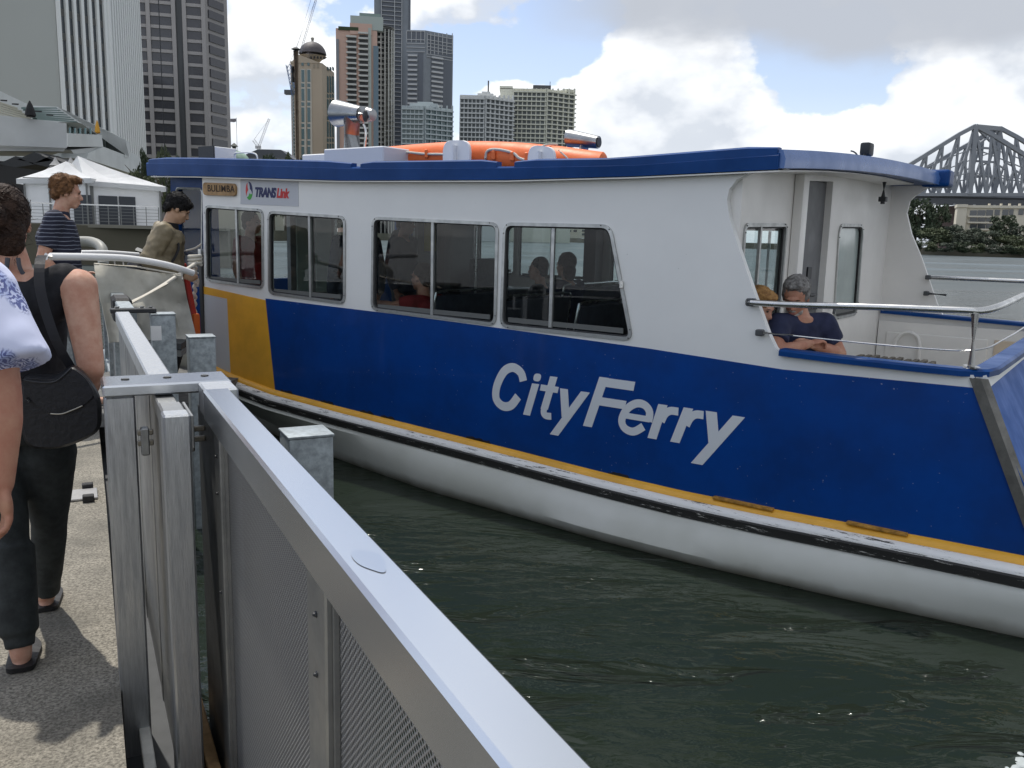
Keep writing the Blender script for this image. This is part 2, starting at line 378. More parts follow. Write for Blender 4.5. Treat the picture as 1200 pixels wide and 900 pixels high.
def plate(bm, outer, holes, f):                                    # plate with holes; f(u,v,w) -> 3-D, w = 0 front, 1 back
    loops = [outer]+holes; rings = []
    for w_ in (0, 1):
        edges = []; rs = []
        for lp in loops:
            vs = [bm.verts.new(f(p[0], p[1], w_)) for p in lp]; rs.append(vs)
            edges += [bm.edges.new((vs[i], vs[(i+1) % len(vs)])) for i in range(len(vs))]
        bmesh.ops.triangle_fill(bm, use_beauty=True, use_dissolve=False, edges=edges); rings.append(rs)
    for a, b in zip(*rings):
        n = len(a)
        for i in range(n): bm.faces.new((a[i], a[(i+1) % n], b[(i+1) % n], b[i]))
def ray(px, py):
    return CAMM @ V(((px-600)/1000, (450-py)/1000, -1))
def at(px, py, Y):                                                 # the point of the place seen there at forward distance Y
    d = ray(px, py); return V((0, 0, 2)) + d*(Y/d.y)
class Facade:                                                      # a vertical wall plane between two ground points
    def __init__(s, px0, Y0, px1, Y1, pyref=180):
        s.a = at(px0, pyref, Y0); s.b = at(px1, pyref, Y1); s.a.z = s.b.z = 0
        s.L = (s.b-s.a).length; s.u = (s.b-s.a)/s.L; s.n = V((s.u.y, -s.u.x, 0))     # n points to the viewer side
        if s.n.dot(V((0, 0, 0))-s.a) < 0: s.n = -s.n
    def uv(s, px, py):
        d = ray(px, py); c = V((0, 0, 2)); t = (s.a-c).dot(s.n)/d.dot(s.n); q = c+d*t
        return (q-s.a).dot(s.u), q.z
    def P(s, u, z, d=0): return s.a+s.u*u+s.n*d+V((0, 0, z))
    def box(s, name, m, par, u0, u1, z0, z1, d0, d1, org):
        return ub(name, m, par, s.P(u0, z0, d0)-org, s.u*(u1-u0), s.n*(d1-d0), V((0, 0, z1-z0)))
    def px(s, name, m, par, x0, x1, y0, y1, d0, d1, org):          # given by picture measurements on this wall
        u0, z1 = s.uv(x0, y0); u1, _ = s.uv(x1, y0); _, z0 = s.uv(x0, y1)
        return s.box(name, m, par, u0, u1, z0, z1, d0, d1, org)
# ============================================================ SETTING
def struct(o, kind='structure'): o['kind'] = kind; return o
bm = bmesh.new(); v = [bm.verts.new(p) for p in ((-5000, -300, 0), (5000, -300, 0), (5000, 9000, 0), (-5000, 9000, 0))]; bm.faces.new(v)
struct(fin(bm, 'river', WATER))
E1 = V((-.45652761, .88970924, 0)); M1 = V((.88970924, .45652761, 0))      # along and across the pontoon fence
def em(e, m, z): return E1*e + M1*m + V((0, 0, z))
FRZ = math.atan2(E1.y, E1.x)
# local fence frame: x along E1, y = -M1 , z up
bm = bmesh.new(); prism(bm, [em(-3, -3.4, .05), em(-3, -.03, .05), em(2.4, .055, .05), em(5.3, .09, .05), em(9.3, .12, .05), em(9.3, -3.4, .05)], (0, 0, .4)); bevel(bm, .012)
struct(fin(bm, 'pontoon_deck', DECK))
# far land: one sheet of ground with a river wall
GROUND = mat('bank_ground', (.13, .12, .085), .9, var=.4, vscale=.05, bump=.3, bscale=1)
edge = [(-400, 60), (-60, 42), (-26, 43), (-15, 46), (-20, 60), (-40, 110), (-48, 160), (-30, 300), (3, 455), (60, 330), (112, 238), (130, 214), (200, 190), (700, 150), (3000, 100)]
bm = bmesh.new(); prism(bm, [(x, y, -1) for x, y in edge]+[(4500, 8000, -1), (-4500, 8000, -1), (-3000, 60, -1)], (0, 0, 3.0))
struct(fin(bm, 'far_ground', GROUND))
# dark river wall at the left quay, panel by panel
t = thing('river_wall', 'stained dark concrete river wall below the white marquees', 'wall', (-26, 43, 0))
for k in range(9):
    a = V((-60, 42, 0)).lerp(V((-15, 46, 0)), k/9); b = V((-60, 42, 0)).lerp(V((-15, 46, 0)), (k+1)/9-.002)
    a = a+V((.05, -.5, -1)); ub('panel', CONC, t, a-V((-26, 43, 0)), b+V((.05, -.5, -1))-a, V((.03, .42, 0)), V((0, 0, 2.9)))
ub('coping', mat('coping', (.22, .21, .17), .8, var=.2), t, V((-60, 41.25, 1.9))-V((-26, 43, 0)), V((45, 4, 0)), V((-.05, .8, 0)), V((0, 0, .16)))
# railing with cables on the quay
RAILF = Facade(20, 43.3, 186, 45.2, 262)
t = thing('quay_railing', 'thin steel cable railing along the quay in front of the tents', 'railing', RAILF.a)
og = RAILF.a
_, zt = RAILF.uv(120, 241); _, zb = RAILF.uv(120, 263)
for k in range(12):
    u = RAILF.L*k/11; RAILF.box('post', MGREY, t, u, u+.035, 2.0, zt, 0, .05, og)
RAILF.box('handrail', STEEL, t, 0, RAILF.L, zt, zt+.06, -.01, .06, og)
for k in range(6):
    z = 2.05+(zt-2.0)*k/6.2; RAILF.box('cable', MGREY, t, 0, RAILF.L, z, z+.02, .02, .035, og)

# ------------------------------------------------------------ marquees
TDARK = mat('tent_window', (.035, .042, .055), .35)
def marquee(label, x0, xp, x1, yeave0, ypeak, yeave1, yb, Y0, Y1, wins, dep=7):
    F = Facade(x0, Y0, x1, Y1, 262); og = F.a.copy(); og.z = 2
    t = thing('marquee', label, 'marquee', og, 0, 'white marquees on the quay')
    u0, z0 = F.uv(x0, yeave0); up, zp = F.uv(xp, ypeak); u1, z1 = F.uv(x1, yeave1); ze = (z0+z1)/2
    bm = bmesh.new(); prism(bm, [F.P(u0, 2)-og, F.P(u1, 2)-og, F.P(u1, z1)-og, F.P(up, z1+(zp-z1)*.0+.0)-og, F.P(u0, z0)-og], -F.n*dep); fin(bm, 'wall', TENT, t)
    bm = bmesh.new(); n = 8; apx = F.P(up, zp+.45, -dep*.35)-og; cs = [F.P(u0-.25, z0, .3)-og, F.P(u1+.25, z1, .3)-og, F.P(u1+.25, z1, -dep)-og, F.P(u0-.25, z0, -dep)-og]
    for i in range(4):                                             # four sagging cloth faces up to the peak
        a, b = cs[i], cs[(i+1) % 4]; prev = None
        for k in range(n+1):
            f = k/n; sag = -V((0, 0, .28))*math.sin(f*math.pi)
            row = [bm.verts.new(a.lerp(apx, f)+sag*.25), bm.verts.new(((a+b)/2).lerp(apx, f)+sag), bm.verts.new(b.lerp(apx, f)+sag*.25)]
            if prev:
                for j in range(2): bm.faces.new((prev[j], prev[j+1], row[j+1], row[j]))
            prev = row
        v4 = [bm.verts.new(q) for q in (a, b, b-V((0, 0, .25)), a-V((0, 0, .25)))]; bm.faces.new(v4)
    bmesh.ops.solidify(bm, geom=bm.faces[:], thickness=.02); fin(bm, 'roof', TENT, t)
    for uu in (u0, up, u1-.1): F.box('pole', MGREY, t, uu, uu+.08, 2, ze, .06, .12, og)
    F.box('valance_seam', MGREY, t, u0, u1, ze-.02, ze+.03, .1, .13, og)
    for a, b, ya, yb_ in wins: F.px('clear_panel', TDARK, t, a, b, ya, yb_, .02, .07, og)
    return t
marquee('white gabled marquee behind the woman and the man in the striped shirt', 28, 56, 103, 210, 195, 209, 264, 44.6, 45, [(86, 107, 228, 263)])
marquee('larger white marquee with three dark panels right of the striped man', 104, 105, 188, 212, 190, 219, 264, 45.2, 47.5, [(115, 137, 229, 263), (139, 158, 230, 264)])
# small pagoda tops between awnings and building
for px, lab in ((65, 'small pointed silver awning peak left of the other one'), (83, 'small pointed silver awning peak right of the other one')):
    c = at(px, 190, 52); bm = bmesh.new(); tube(bm, [c+V((0, 0, z)) for z in (-.6, -.2, .05, .3)], [.75, .36, .14, .02], 8)
    o = fin(bm, 'awning_peak', mat('awning_silver', (.30, .30, .30), .6), None, True); tag(o, lab, 'awning', 'pointed awning peaks')

# ------------------------------------------------------------ riverside restaurant building
CRM = mat('render_cream', (.62, .645, .64), .8, var=.08, vscale=.3)
CRM2 = mat('render_grey', (.52, .54, .545), .8, var=.08, vscale=.3)
TEAL = mat('teal_glass', (.07, .14, .145), .2, spec=.8)
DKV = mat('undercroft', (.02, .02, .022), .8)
RF = Facade(-30, 60, 150, 100, 150); og = RF.P(0, 2)
t = thing('riverside_building', 'pale grey terraced riverside restaurant building with sloping parapets', 'building', og)
def quadpx(F, pts, d0, d1, name, m, par, og):
    bm = bmesh.new(); q = [F.P(*F.uv(*p), d0)-og for p in pts]; prism(bm, q, F.n*(d1-d0)); return fin(bm, name, m, par)
quadpx(RF, [(-30, 76), (63, 124), (150, 166), (150, 190), (63, 190), (-30, 190)], -9, -2.0, 'upper_wall', CRM, t, og)
quadpx(RF, [(62, 125), (148, 167), (147, 184), (142, 184), (142, 163), (85, 143), (62, 143)], -2, .4, 'wall', CRM, t, og)
quadpx(RF, [(100, 179), (118, 172), (150, 184), (150, 200), (150, 203), (97, 186)], -2.3, .3, 'lower_wall', CRM, t, og)
quadpx(RF, [(84, 143), (141, 163), (141, 183), (84, 172)], -2.0, -1.4, 'window', TEAL, t, og)
for k in range(7):
    x = 88+k*8; y0 = 145+k*2.6
    quadpx(RF, [(x, y0), (x+1.2, y0+.4), (x+1.2, 178), (x, 178)], -1.4, -1.1, 'mullion', CRM, t, og)
TF = Facade(-40, 55, 78.5, 58.5, 150)
quadpx(TF, [(-40, 130), (78, 144.5), (78.5, 173.5), (-40, 169)], -.35, 0, 'terrace_parapet', CRM2, t, og)
quadpx(TF, [(-40, 169), (78.5, 173.5), (76, 177), (-40, 176)], -6, -.4, 'terrace_floor', CRM2, t, og)
TF2 = Facade(78, 60, 121, 66, 150)
quadpx(TF2, [(79, 156), (119, 158), (121, 172), (79, 172)], -4, 0, 'balcony', CRM, t, og)
quadpx(TF2, [(85, 176), (118, 172), (100, 180), (88, 180)], -4, -.1, 'balcony_soffit', CRM2, t, og)
for k in range(6):
    quadpx(TF2, [(80+k*6, 150), (80.6+k*6, 150), (80.6+k*6, 157), (80+k*6, 157)], -.3, -.2, 'baluster', TEAL, t, og)
# pergola slats (teal) and slatted terrace roof (beige)
TG = mat('teal_slat', (.10, .15, .145), .6); BG = mat('beige_slat', (.42, .41, .34), .7)
for k in range(7):
    quadpx(TF2, [(70+k*2, 127+k*2.0), (103+k*3.6, 127+k*2.7), (105+k*3.6, 128.6+k*2.7), (70+k*2, 129.3+k*2.0)], -2.5, -2.5+.3, 'pergola_slat', TG, t, og)
for k in range(9):
    y = 110+k*3.1
    quadpx(TF, [(-40, y-14+k), (0, y), (30+k*5.5, y+10+k*.8), (30+k*5.5, y+12+k*.8), (0, y+2), (-40, y-12+k)], -3.5, -3.3, 'roof_slat', BG, t, og)
for k in range(5): quadpx(TF, [(8+k*14, 111+k*4.5), (16+k*14, 111.5+k*4.5), (16+k*14, 113+k*4.5), (8+k*14, 112.3+k*4.5)], -3.0, -2.8, 'roof_bracket', DKV, t, og)
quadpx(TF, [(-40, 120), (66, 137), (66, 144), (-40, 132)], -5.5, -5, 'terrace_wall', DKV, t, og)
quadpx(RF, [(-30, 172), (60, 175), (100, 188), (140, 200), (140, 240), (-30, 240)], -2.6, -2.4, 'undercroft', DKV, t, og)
quadpx(RF, [(150, 178), (183, 193), (183, 207), (150, 201)], -3, .2, 'side_wall', CRM, t, og)
for k in range(4):
    c = [(18, 183), (40, 178), (58, 183), (90, 190)][k]
    bm = bmesh.new(); q = [at(c[0]-20, c[1]+9, 56), at(c[0], c[1], 56), at(c[0]+22, c[1]+10, 56), at(c[0], c[1]+13, 56)]; prism(bm, [p-og for p in q], (0, 3, 0)); fin(bm, 'awning', mat('black_awning', (.03, .032, .035), .7), t)
def closed_umbrella(px, yt, yb, Y, wpx, m, label):
    a = at(px, yb, Y); b = at(px, yt, Y); r = wpx*Y/2000; h = (b-a).length
    t = thing('closed_umbrella', label, 'umbrella', a)
    tubeo('pole', MGREY, t, [(0, 0, 0), (0, 0, h*.98)], .04, 6)
    bm = bmesh.new(); zs = [.05, .12, .5, .8, 1.0]; rr = [r*.9, r, r*.75, r*.4, .03]; tube(bm, [(0, 0, h*z) for z in zs], rr, 9); fin(bm, 'cover', m, t)
closed_umbrella(36, 118, 138, 57, 12, mat('black_cloth', (.012, .012, .014), .8), 'closed black umbrella on the upper terrace at far left')
closed_umbrella(114.5, 141, 157, 62, 6, mat('orange_cloth', (.62, .32, .04), .8), 'closed orange umbrella at the end of the small balcony')

# ------------------------------------------------------------ towers
def body(F, Fs, x0, x1, ytop, m, par, og, dep=22, name='wall'):    # solid behind the facade(s)
    pts = [F.P(0, 0)]+[f.P(f.L, 0) for f in Fs]
    cen = sum(pts, V((0, 0, 0)))/len(pts); poly = pts+[(p*.86+cen*.14)+V((p.x, p.y, 0)).normalized()*dep for p in pts[::-1]]
    _, z = F.uv(x1, ytop); bm = bmesh.new(); prism(bm, [p-og for p in poly], (0, 0, z)); return fin(bm, name, m, par)
# tower 1: plain flank, finned faces
T1M = mat('flank_grey', (.43, .45, .43), .8, var=.05, vscale=.02); FIN = mat('fin_white', (.78, .80, .79), .7); SP = mat('spandrel', (.10, .10, .095), .6, var=.3, vscale=.2)
A = Facade(-90, 118, 69.5, 128, 90); B = Facade(69.5, 128, 124, 136, 90); Cc = Facade(124, 136, 162, 172, 90); og = A.P(0, 2)
t = thing('office_tower', 'pale office tower with blank flank and tall white fins', 'tower', og)
body(A, [A, B, Cc], 0, 20, -60, T1M, t, og, 40)
for k in range(13):
    z = 3.3*k+6; B.box('window_band', GLASSB, t, .3, B.L-.2, z, z+2.3, .02, .12, og); B.box('spandrel', SP, t, .3, B.L-.2, z+2.3, z+3.3, .02, .16, og)
for k in range(7):
    u = B.L*(k+.0)/6.1; B.box('fin', FIN, t, u, u+.48, 2, 52, .1, .5, og)
for k in range(15):
    u = Cc.L*(k+.05)/15; Cc.box('fin', FIN, t, u, u+Cc.L/15*.55, 2, 52, .0, 1.0, og)
Cc.box('glazing', mat('green_tint', (.10, .14, .14), .3), t, 0, Cc.L, 2, 51, .02, .3, og)
# tower 2: gridded concrete tower with dark windows
T2M = mat('taupe_concrete', (.34, .325, .32), .8, var=.06, vscale=.05); GW = mat('dark_window', (.045, .045, .055), .18, spec=.7, var=.3, vscale=.3)
A = Facade(155, 210, 243, 214, 90); B = Facade(243, 214, 268.5, 222, 90); og = A.P(0, 2)
t = thing('office_tower', 'brown grey gridded office tower with rows of dark windows', 'tower', og)
body(A, [A, B], 0, 200, -30, T2M, t, og, 40)
rowz = [A.uv(180, 5)[1]-(A.uv(180, 5)[1]-A.uv(180, 172)[1])*k/12 for k in range(-2, 14)]
rh = (rowz[0]-rowz[1])
for z in rowz:
    for a, b in ((157, 173.5), (178.5, 203), (219.5, 237.5)):
        u0 = A.uv(a, 90)[0]; u1 = A.uv(b, 90)[0]; A.box('window', GW, t, u0, u1, z-rh*.66, z, .02, .3, og)
    u0 = B.uv(246, 90)[0]; u1 = B.uv(263.5, 90)[0]; B.box('window', GW, t, u0, u1, z-rh*.66, z, .02, .3, og)
    for a, b in ((155, 208), (217, 243)):
        u0 = A.uv(a, 90)[0]; u1 = A.uv(b, 90)[0]; A.box('floor_band', T2M, t, u0, u1, z+rh*.02, z+rh*.3, .1, .55, og)
u0 = A.uv(208.5, 90)[0]; u1 = A.uv(216, 90)[0]; A.box('recess', DGREY, t, u0, u1, 2, 90, .02, .3, og)
for a in (155, 174.5, 204, 216.5, 238.5):
    u0 = A.uv(a, 90)[0]; A.box('pier', T2M, t, u0, u0+.9, 2, 92, .3, .8, og)
# green domed tower with beige stone
ST = mat('beige_stone', (.40, .345, .27), .8, var=.08, vscale=.03); ST2 = mat('pale_stone', (.50, .49, .44), .8)
A = Facade(341, 350, 378, 352, 120); B = Facade(378, 352, 392, 372, 120); og = A.P(0, 2)
t = thing('domed_tower', 'beige stone tower crowned by a dark ribbed dome', 'tower', og)
body(A, [A, B], 0, 345, 72, ST, t, og, 14)
quadpx(A, [(341, 73), (350, 64), (376, 74), (341, 74)], -9, .2, 'pediment', ST, t, og)
c = at(366.5, 70, 360)-og; r = 15.5*.36
bm = bmesh.new(); tube(bm, [c+V((0, 0, -3)), c+V((0, 0, 1.2))], r*1.0, 20); fin(bm, 'drum', ST, t, True)
bm = bmesh.new(); pr = [(math.cos(R(q))*r, math.sin(R(q))*r*1.02) for q in range(0, 90, 9)]
tube(bm, [c+V((0, 0, 1.2+h)) for _, h in pr], [q for q, _ in pr], 20); fin(bm, 'dome', mat('dome_grey', (.085, .075, .08), .6, var=.2, vscale=.4), t, True)
bm = bmesh.new(); tube(bm, [c+V((0, 0, r+.6)), c+V((0, 0, r+2.6)), c+V((0, 0, r+3.2))], [.9, .8, .2], 8); fin(bm, 'lantern', ST2, t, True)
for k in range(5):
    q = at(363.5+k*3.8, 68.5+abs(k-1.5)*.3, 353.5)-og; ub('drum_window', DKV, t, q, V((.7, 0, 0)), V((0, .3, 0)), V((0, 0, .9)))
for x in (353.2, 360.2):
    A.px('window_surround', ST2, t, x-.9, x+4.6, 81, 190, .05, .3, og)
    for k, (ya, yb) in enumerate(((82, 96), (98, 102), (104, 118), (120, 124), (126, 143), (145, 149), (151, 163), (165, 170), (172, 190))):
        A.px('window', GLASSG, t, x, x+3.4, ya, yb, .3, .45, og)
    A.px('window', GLASSG, t, x, x+2.6, 73.5, 77, .05, .3, og)
for x in (383, 386, 389):
    for ya, yb in ((89, 108), (110, 114), (116, 134), (136, 140), (142, 160), (162, 166), (168, 186)): B.px('window', GLASSG, t, x, x+1.5, ya, yb, .05, .3, og)
    B.px('window', GLASSG, t, x, x+1.6, 78, 82, .05, .3, og)
A.px('window', GLASSG, t, 342.5, 344, 90, 190, .05, .3, og)
for x in (367, 371.5): A.px('window', mat('niche', (.27, .24, .19), .8), t, x, x+2.2, 75, 80, .05, .2, og)
# pink banded apartment tower
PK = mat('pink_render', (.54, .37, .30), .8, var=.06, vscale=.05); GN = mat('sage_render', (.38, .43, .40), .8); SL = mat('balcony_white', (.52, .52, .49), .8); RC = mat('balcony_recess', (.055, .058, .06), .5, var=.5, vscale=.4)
A = Facade(394, 300, 442, 302, 100); og = A.P(0, 2)
t = thing('apartment_tower', 'pink and sage apartment tower with curved corner balconies', 'tower', og)
body(A, [A], 0, 396, 33, PK, t, og, 16)
A.px('fin_wall', mat('grey_blue', (.2, .22, .24), .7), t, 394, 397, 46, 190, .0, .4, og)
for a, b, y0 in ((407, 417.5, 42), (421, 431, 38)):
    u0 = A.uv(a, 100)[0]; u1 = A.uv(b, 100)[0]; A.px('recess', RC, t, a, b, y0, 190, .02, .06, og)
    z0 = A.uv(a, y0)[1]
    for k in range(27):
        z = z0-1.7*k; A.box('balcony', SL, t, u0-.25, u1+.15, z-.55, z, 0.06, 1.2, og)
A.px('sage_strip', GN, t, 431.5, 435, 33, 190, .02, .5, og)
A.px('glass_strip', mat('blue_glass', (.07, .13, .17), .15, spec=.8), t, 437.5, 443.5, 54, 190, .02, .5, og)
A.px('crown', GN, t, 410.5, 449, 18, 34, -12, .2, og); A.px('crown_cap', mat('sage_dark', (.2, .26, .24), .7), t, 421, 446, 14, 18.2, -9, -1, og)
A.px('roof_garden', mat('roof_planting', (.04, .06, .03), .9), t, 396.5, 420, 31, 35, -1, .5, og)
A.px('pink_block', PK, t, 410, 436, 27, 40, -10, .4, og)
cc = at(446, 100, 309); cc.z = 0; rr = 16*.3
ztop = A.uv(446, 35)[1]
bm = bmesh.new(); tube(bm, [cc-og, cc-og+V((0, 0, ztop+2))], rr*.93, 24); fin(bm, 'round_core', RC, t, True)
disk = bmesh.new(); tube(disk, [(0, 0, 0), (0, 0, .6)], rr, 24); dme = bpy.data.meshes.new('ring'); disk.to_mesh(dme); disk.free(); dme.materials.append(SL)
for k in range(29):
    o = bpy.data.objects.new('curved_balcony', dme); COL.objects.link(o); o.parent = t; o.location = cc-og+V((0, 0, ztop+2-1.72*k-.6))
for k in range(9):
    a_ = R(-150+k*17); p = cc-og+V((math.cos(a_)*rr*.97, math.sin(a_)*rr*.97, 2)); ub('pier', SL, t, p, V((.35, 0, 0)), V((0, .35, 0)), V((0, 0, ztop-1)))
# tall dark tower
DK = mat('slate_panel', (.19, .215, .245), .5, var=.15, vscale=.05); DK2 = mat('slate_dark', (.085, .10, .125), .35, var=.2, vscale=.2); LN = mat('slab_edge', (.42, .44, .46), .7)
A = Facade(438.5, 420, 481, 424, 60); og = A.P(0, 2)
t = thing('apartment_tower', 'tallest dark slate tower running out of the top of the frame', 'tower', og)
body(A, [A], 0, 440, -40, DK, t, og, 25)
A.px('window_field', DK2, t, 447, 471, -38, 190, .05, .3, og)
z0 = A.uv(450, -36)[1]
for k in range(48):
    z = z0-2.0*k; A.box('floor_slab', LN, t, A.uv(447.5, 60)[0], A.uv(469.5, 60)[0], z-.22, z, .3, 1.0, og)
for x in (446.4, 462, 470.5): A.px('fin', LN, t, x, x+.7, -38, 190, .3, 1.1, og)
A.px('dark_strip', DK2, t, 479.5, 481, -38, 190, .0, .6, og)
# grey twin tower with gridded crown
A = Facade(476, 380, 498.5, 380, 60); B = Facade(498.5, 380, 531, 388, 60); og = A.P(0, 2)
t = thing('apartment_tower', 'dark grey tower with gridded crown and striped balconies', 'tower', og)
body(A, [A, B], 0, 477, 35, DK, t, og, 20)
for F_, a, b, y0 in ((A, 478, 489, 64), (B, 505, 518, 66)):
    u0 = F_.uv(a, 100)[0]; u1 = F_.uv(b, 100)[0]; z0 = F_.uv(a, y0)[1]
    F_.px('recess', DK2, t, a, b, y0-1, 190, .02, .1, og)
    for k in range(26): F_.box('balcony', LN, t, u0, u1, z0-1.95*k-.75, z0-1.95*k, .1, .9, og)
for y in (36, 46, 50.5, 55, 60): A.px('grid_bar', LN, t, 476.5, 498, y, y+.7, .02, .4, og)
for x in (476.5, 482, 487.5, 493, 497.6): A.px('grid_bar', LN, t, x, x+.6, 36, 50, .02, .4, og)
A.px('crown_window', DK2, t, 477, 498, 37, 49, .0, .1, og); A.px('dark_strip', DK2, t, 490, 496, 62, 190, .02, .2, og)
for y in (40, 46, 50, 54, 58, 63, 66): B.px('grid_bar', LN, t, 500, 530, y, y+.6, .02, .4, og)
for x in (500, 504, 508.5, 513, 518, 523, 529.5): B.px('grid_bar', LN, t, x, x+.6, 39, 64, .02, .4, og)
B.px('crown_window', DK2, t, 500, 530, 40, 62, .0, .1, og); B.px('dark_strip', DK2, t, 519, 529.5, 67, 190, .02, .2, og)
# light block in front
PB = mat('pale_blue_render', (.44, .49, .50), .7); 
A = Facade(470.5, 300, 497, 300, 140); B = Facade(497, 300, 530.5, 306, 140); og = A.P(0, 2)
t = thing('apartment_block', 'low pale blue white apartment block in front of the grey tower', 'building', og)
body(A, [A, B], 0, 471, 123.5, PB, t, og, 14)
for F_, a, b in ((A, 471, 496.5), (B, 497.5, 530)):
    F_.px('window_field', GLASSG, t, a+.6, b-.6, 127, 190, .02, .1, og); z0 = F_.uv(a, 127)[1]
    for k in range(14): F_.box('floor_slab', PB, t, F_.uv(a, 140)[0], F_.uv(b, 140)[0], z0-1.62*k-.45, z0-1.62*k, .1, 1.0, og)
    n_ = 5
    for k in range(n_+1):
        x = a+(b-a-.8)*k/n_; F_.px('pier', PB, t, x, x+.8, 124, 190, .1, .7, og)
A.px('penthouse', PB, t, 479, 512, 119.5, 124, -9, -2, og); A.px('penthouse', PB, t, 488, 506, 117.5, 120, -8, -3, og)
# right pair
CA = mat('apartment_grey', (.56, .575, .57), .8); CB = mat('apartment_cream', (.62, .62, .53), .8); RW = mat('apartment_window', (.17, .19, .20), .4, var=.4, vscale=.5)  # walls and windows lightened: distance haze put into these colours
for (x0, xm, x1, yt, m_, lab, Y, dy, n_a, n_b, rows) in ((539, 568, 601, 111, CA, 'grey stepped apartment block with a thin roof mast', 330, 4.6, 6, 6, 14),
                                                (585.5, 640, 673, 103, CB, 'cream apartment block with gridded balconies beside the grey one', 345, 4.6, 7, 5, 17)):
    A = Facade(x0, Y, xm, Y, 140); B = Facade(xm, Y, x1, Y+7, 140); og = A.P(0, 2)
    t = thing('apartment_block', lab, 'building', og)
    body(A, [A, B], 0, x0+1, yt, m_, t, og, 16)
    for F_, a, b, n_ in ((A, x0+(0 if m_ is CA else 16), xm, n_a), (B, xm, x1, n_b)):
        F_.px('window_field', RW, t, a+.5, b-.4, yt+4, 190, .02, .1, og); z0 = F_.uv(a+1, yt+4)[1]
        for k in range(rows+3): F_.box('balcony', m_, t, F_.uv(a, 140)[0], F_.uv(b, 140)[0]-.05, z0-1.72*k-.42, z0-1.72*k, .1, 1.3, og)
        for k in range(n_+1):
            x = a+(b-a-1.1)*k/n_; F_.px('divider', m_, t, x, x+1.1, yt+1, 190, .1, .9, og)
    if m_ is CA:
        A.px('roof_plant', m_, t, 559, 578, 107, 112, -9, -4, og); A.px('roof_plant', m_, t, 564, 574, 104.5, 108, -8, -5, og); A.px('mast', DGREY, t, 571, 572.6, 91, 106, -6.6, -6, og)
    else:
        A.px('roof_plant', m_, t, 585.5, 601, 100.5, 104, -9, 0, og); A.px('roof_plant', DGREY, t, 625, 646, 98.5, 103, -9, -2, og); B.px('roof_plant', m_, t, 664, 672, 104, 110, -6, 0, og); A.px('mast', DGREY, t, 645, 645.6, 93, 100, -5, -4.7, og)
# small green copper dome + flag
og = at(277, 262, 190); og.z = 2
t = thing('domed_pavilion', 'small pale green copper dome with a lantern low behind the ferry', 'building', og)
zc = at(277, 190, 190).z
CU = mat('copper_green', (.30, .42, .34), .7, var=.15, vscale=.5)
bm = bmesh.new(); pr = [(math.cos(R(q))*3.4, math.sin(R(q))*3.0) for q in range(0, 88, 11)]; tube(bm, [(0, 0, zc-2-.5+h) for _, h in pr], [q for q, _ in pr], 14); fin(bm, 'dome', CU, t, True)
boxo('wall', mat('sandstone', (.45, .43, .36), .8), t, -6, 9, -2, 6, 0, zc-2.5)
tubeo('lantern', mat('lantern_dark', (.09, .10, .09), .7), t, [(0, 0, zc+.2), (0, 0, zc+1.2), (0, 0, zc+1.3), (0, 0, zc+2)], [.7, .5, .9, .1], 8)
t2 = thing('flagpole', 'thin flagpole with a small flag beside the gridded tower', 'flagpole', at(278, 178, 185))
h = at(278, 138, 185).z-at(278, 178, 185).z; tubeo('pole', LN, t2, [(0, 0, 0), (0, 0, h)], .06, 6)
bm = bmesh.new(); prism(bm, [(0, 0, h-.15), (-1.35, .2, h-.2), (-1.35, .2, h-.85), (-.6, .25, h-.9), (0, 0, h-.75)], (0, .02, 0)); fin(bm, 'flag', mat('flag', (.35, .33, .36), .8), t2)
og = at(300, 262, 230); og.z = 2
t = thing('low_building', 'low grey roofed building half hidden behind trees by the domed tower', 'building', og)
zr = at(310, 175, 230).z-2; boxo('wall', MGREY, t, -3, 9, 0, 8, 0, zr-2.2)
bm = bmesh.new(); prism(bm, [(-4, 0, zr-2.2), (10, 0, zr-2.2), (7, 0, zr), (1, 0, zr)], (0, 8, 0)); fin(bm, 'roof', mat('slate_roof', (.12, .13, .15), .6), t)
# cranes
def lattice(name, m, par, a, b, w_, n):
    a = V(a); b = V(b); d = (b-a).normalized(); x, y = frame_axes(d); bm = bmesh.new(); cs = [(x+y)*w_*.5, (x-y)*w_*.5, (-x-y)*w_*.5, (y-x)*w_*.5]
    for c in cs: tube(bm, [a+c, b+c], w_*.07, 4)
    for i in range(n):
        p = a.lerp(b, i/n); q = a.lerp(b, (i+1)/n)
        for j in range(4): tube(bm, [p+cs[j], q+cs[(j+1) % 4]], w_*.05, 4)
    return fin(bm, name, m, par)
og = at(302, 190, 500)
t = thing('tower_crane', 'distant white luffing tower crane between the left towers', 'crane', og)
CR = mat('crane_white', (.55, .56, .58), .6)
lattice('mast', CR, t, (0, 0, -5), at(303, 172, 500)-og, 1.2, 8); lattice('boom', CR, t, at(303, 173, 500)-og, at(315.5, 139, 500)-og, 1.0, 14); lattice('counter_jib', CR, t, at(303, 172, 500)-og, at(297, 164, 500)-og, 1.4, 4)
ub('cab', CR, t, at(299, 174, 500)-og, V((3, 0, 0)), V((0, 1.5, 0)), V((0, 0, 1.6)))
tubeo('tie', CR, t, [at(298, 163, 500)-og, at(315, 140, 500)-og], .12, 4)
og = at(347, 185, 260)
t = thing('tower_crane', 'blue and white tower crane in front of the domed tower, boom pointing up', 'crane', og)
CBL = mat('crane_blue', (.12, .2, .38), .6)
lattice('mast', CR, t, at(345.5, 190, 260)-og, at(345, 112, 260)-og, 1.3, 18); lattice('slew_frame', CBL, t, at(345, 112, 260)-og, at(338, 76, 260)-og, 1.2, 8)
lattice('boom', mat('crane_grey', (.2, .22, .26), .6), t, at(352, 62, 260)-og, at(372, -6, 260)-og, .45, 26)
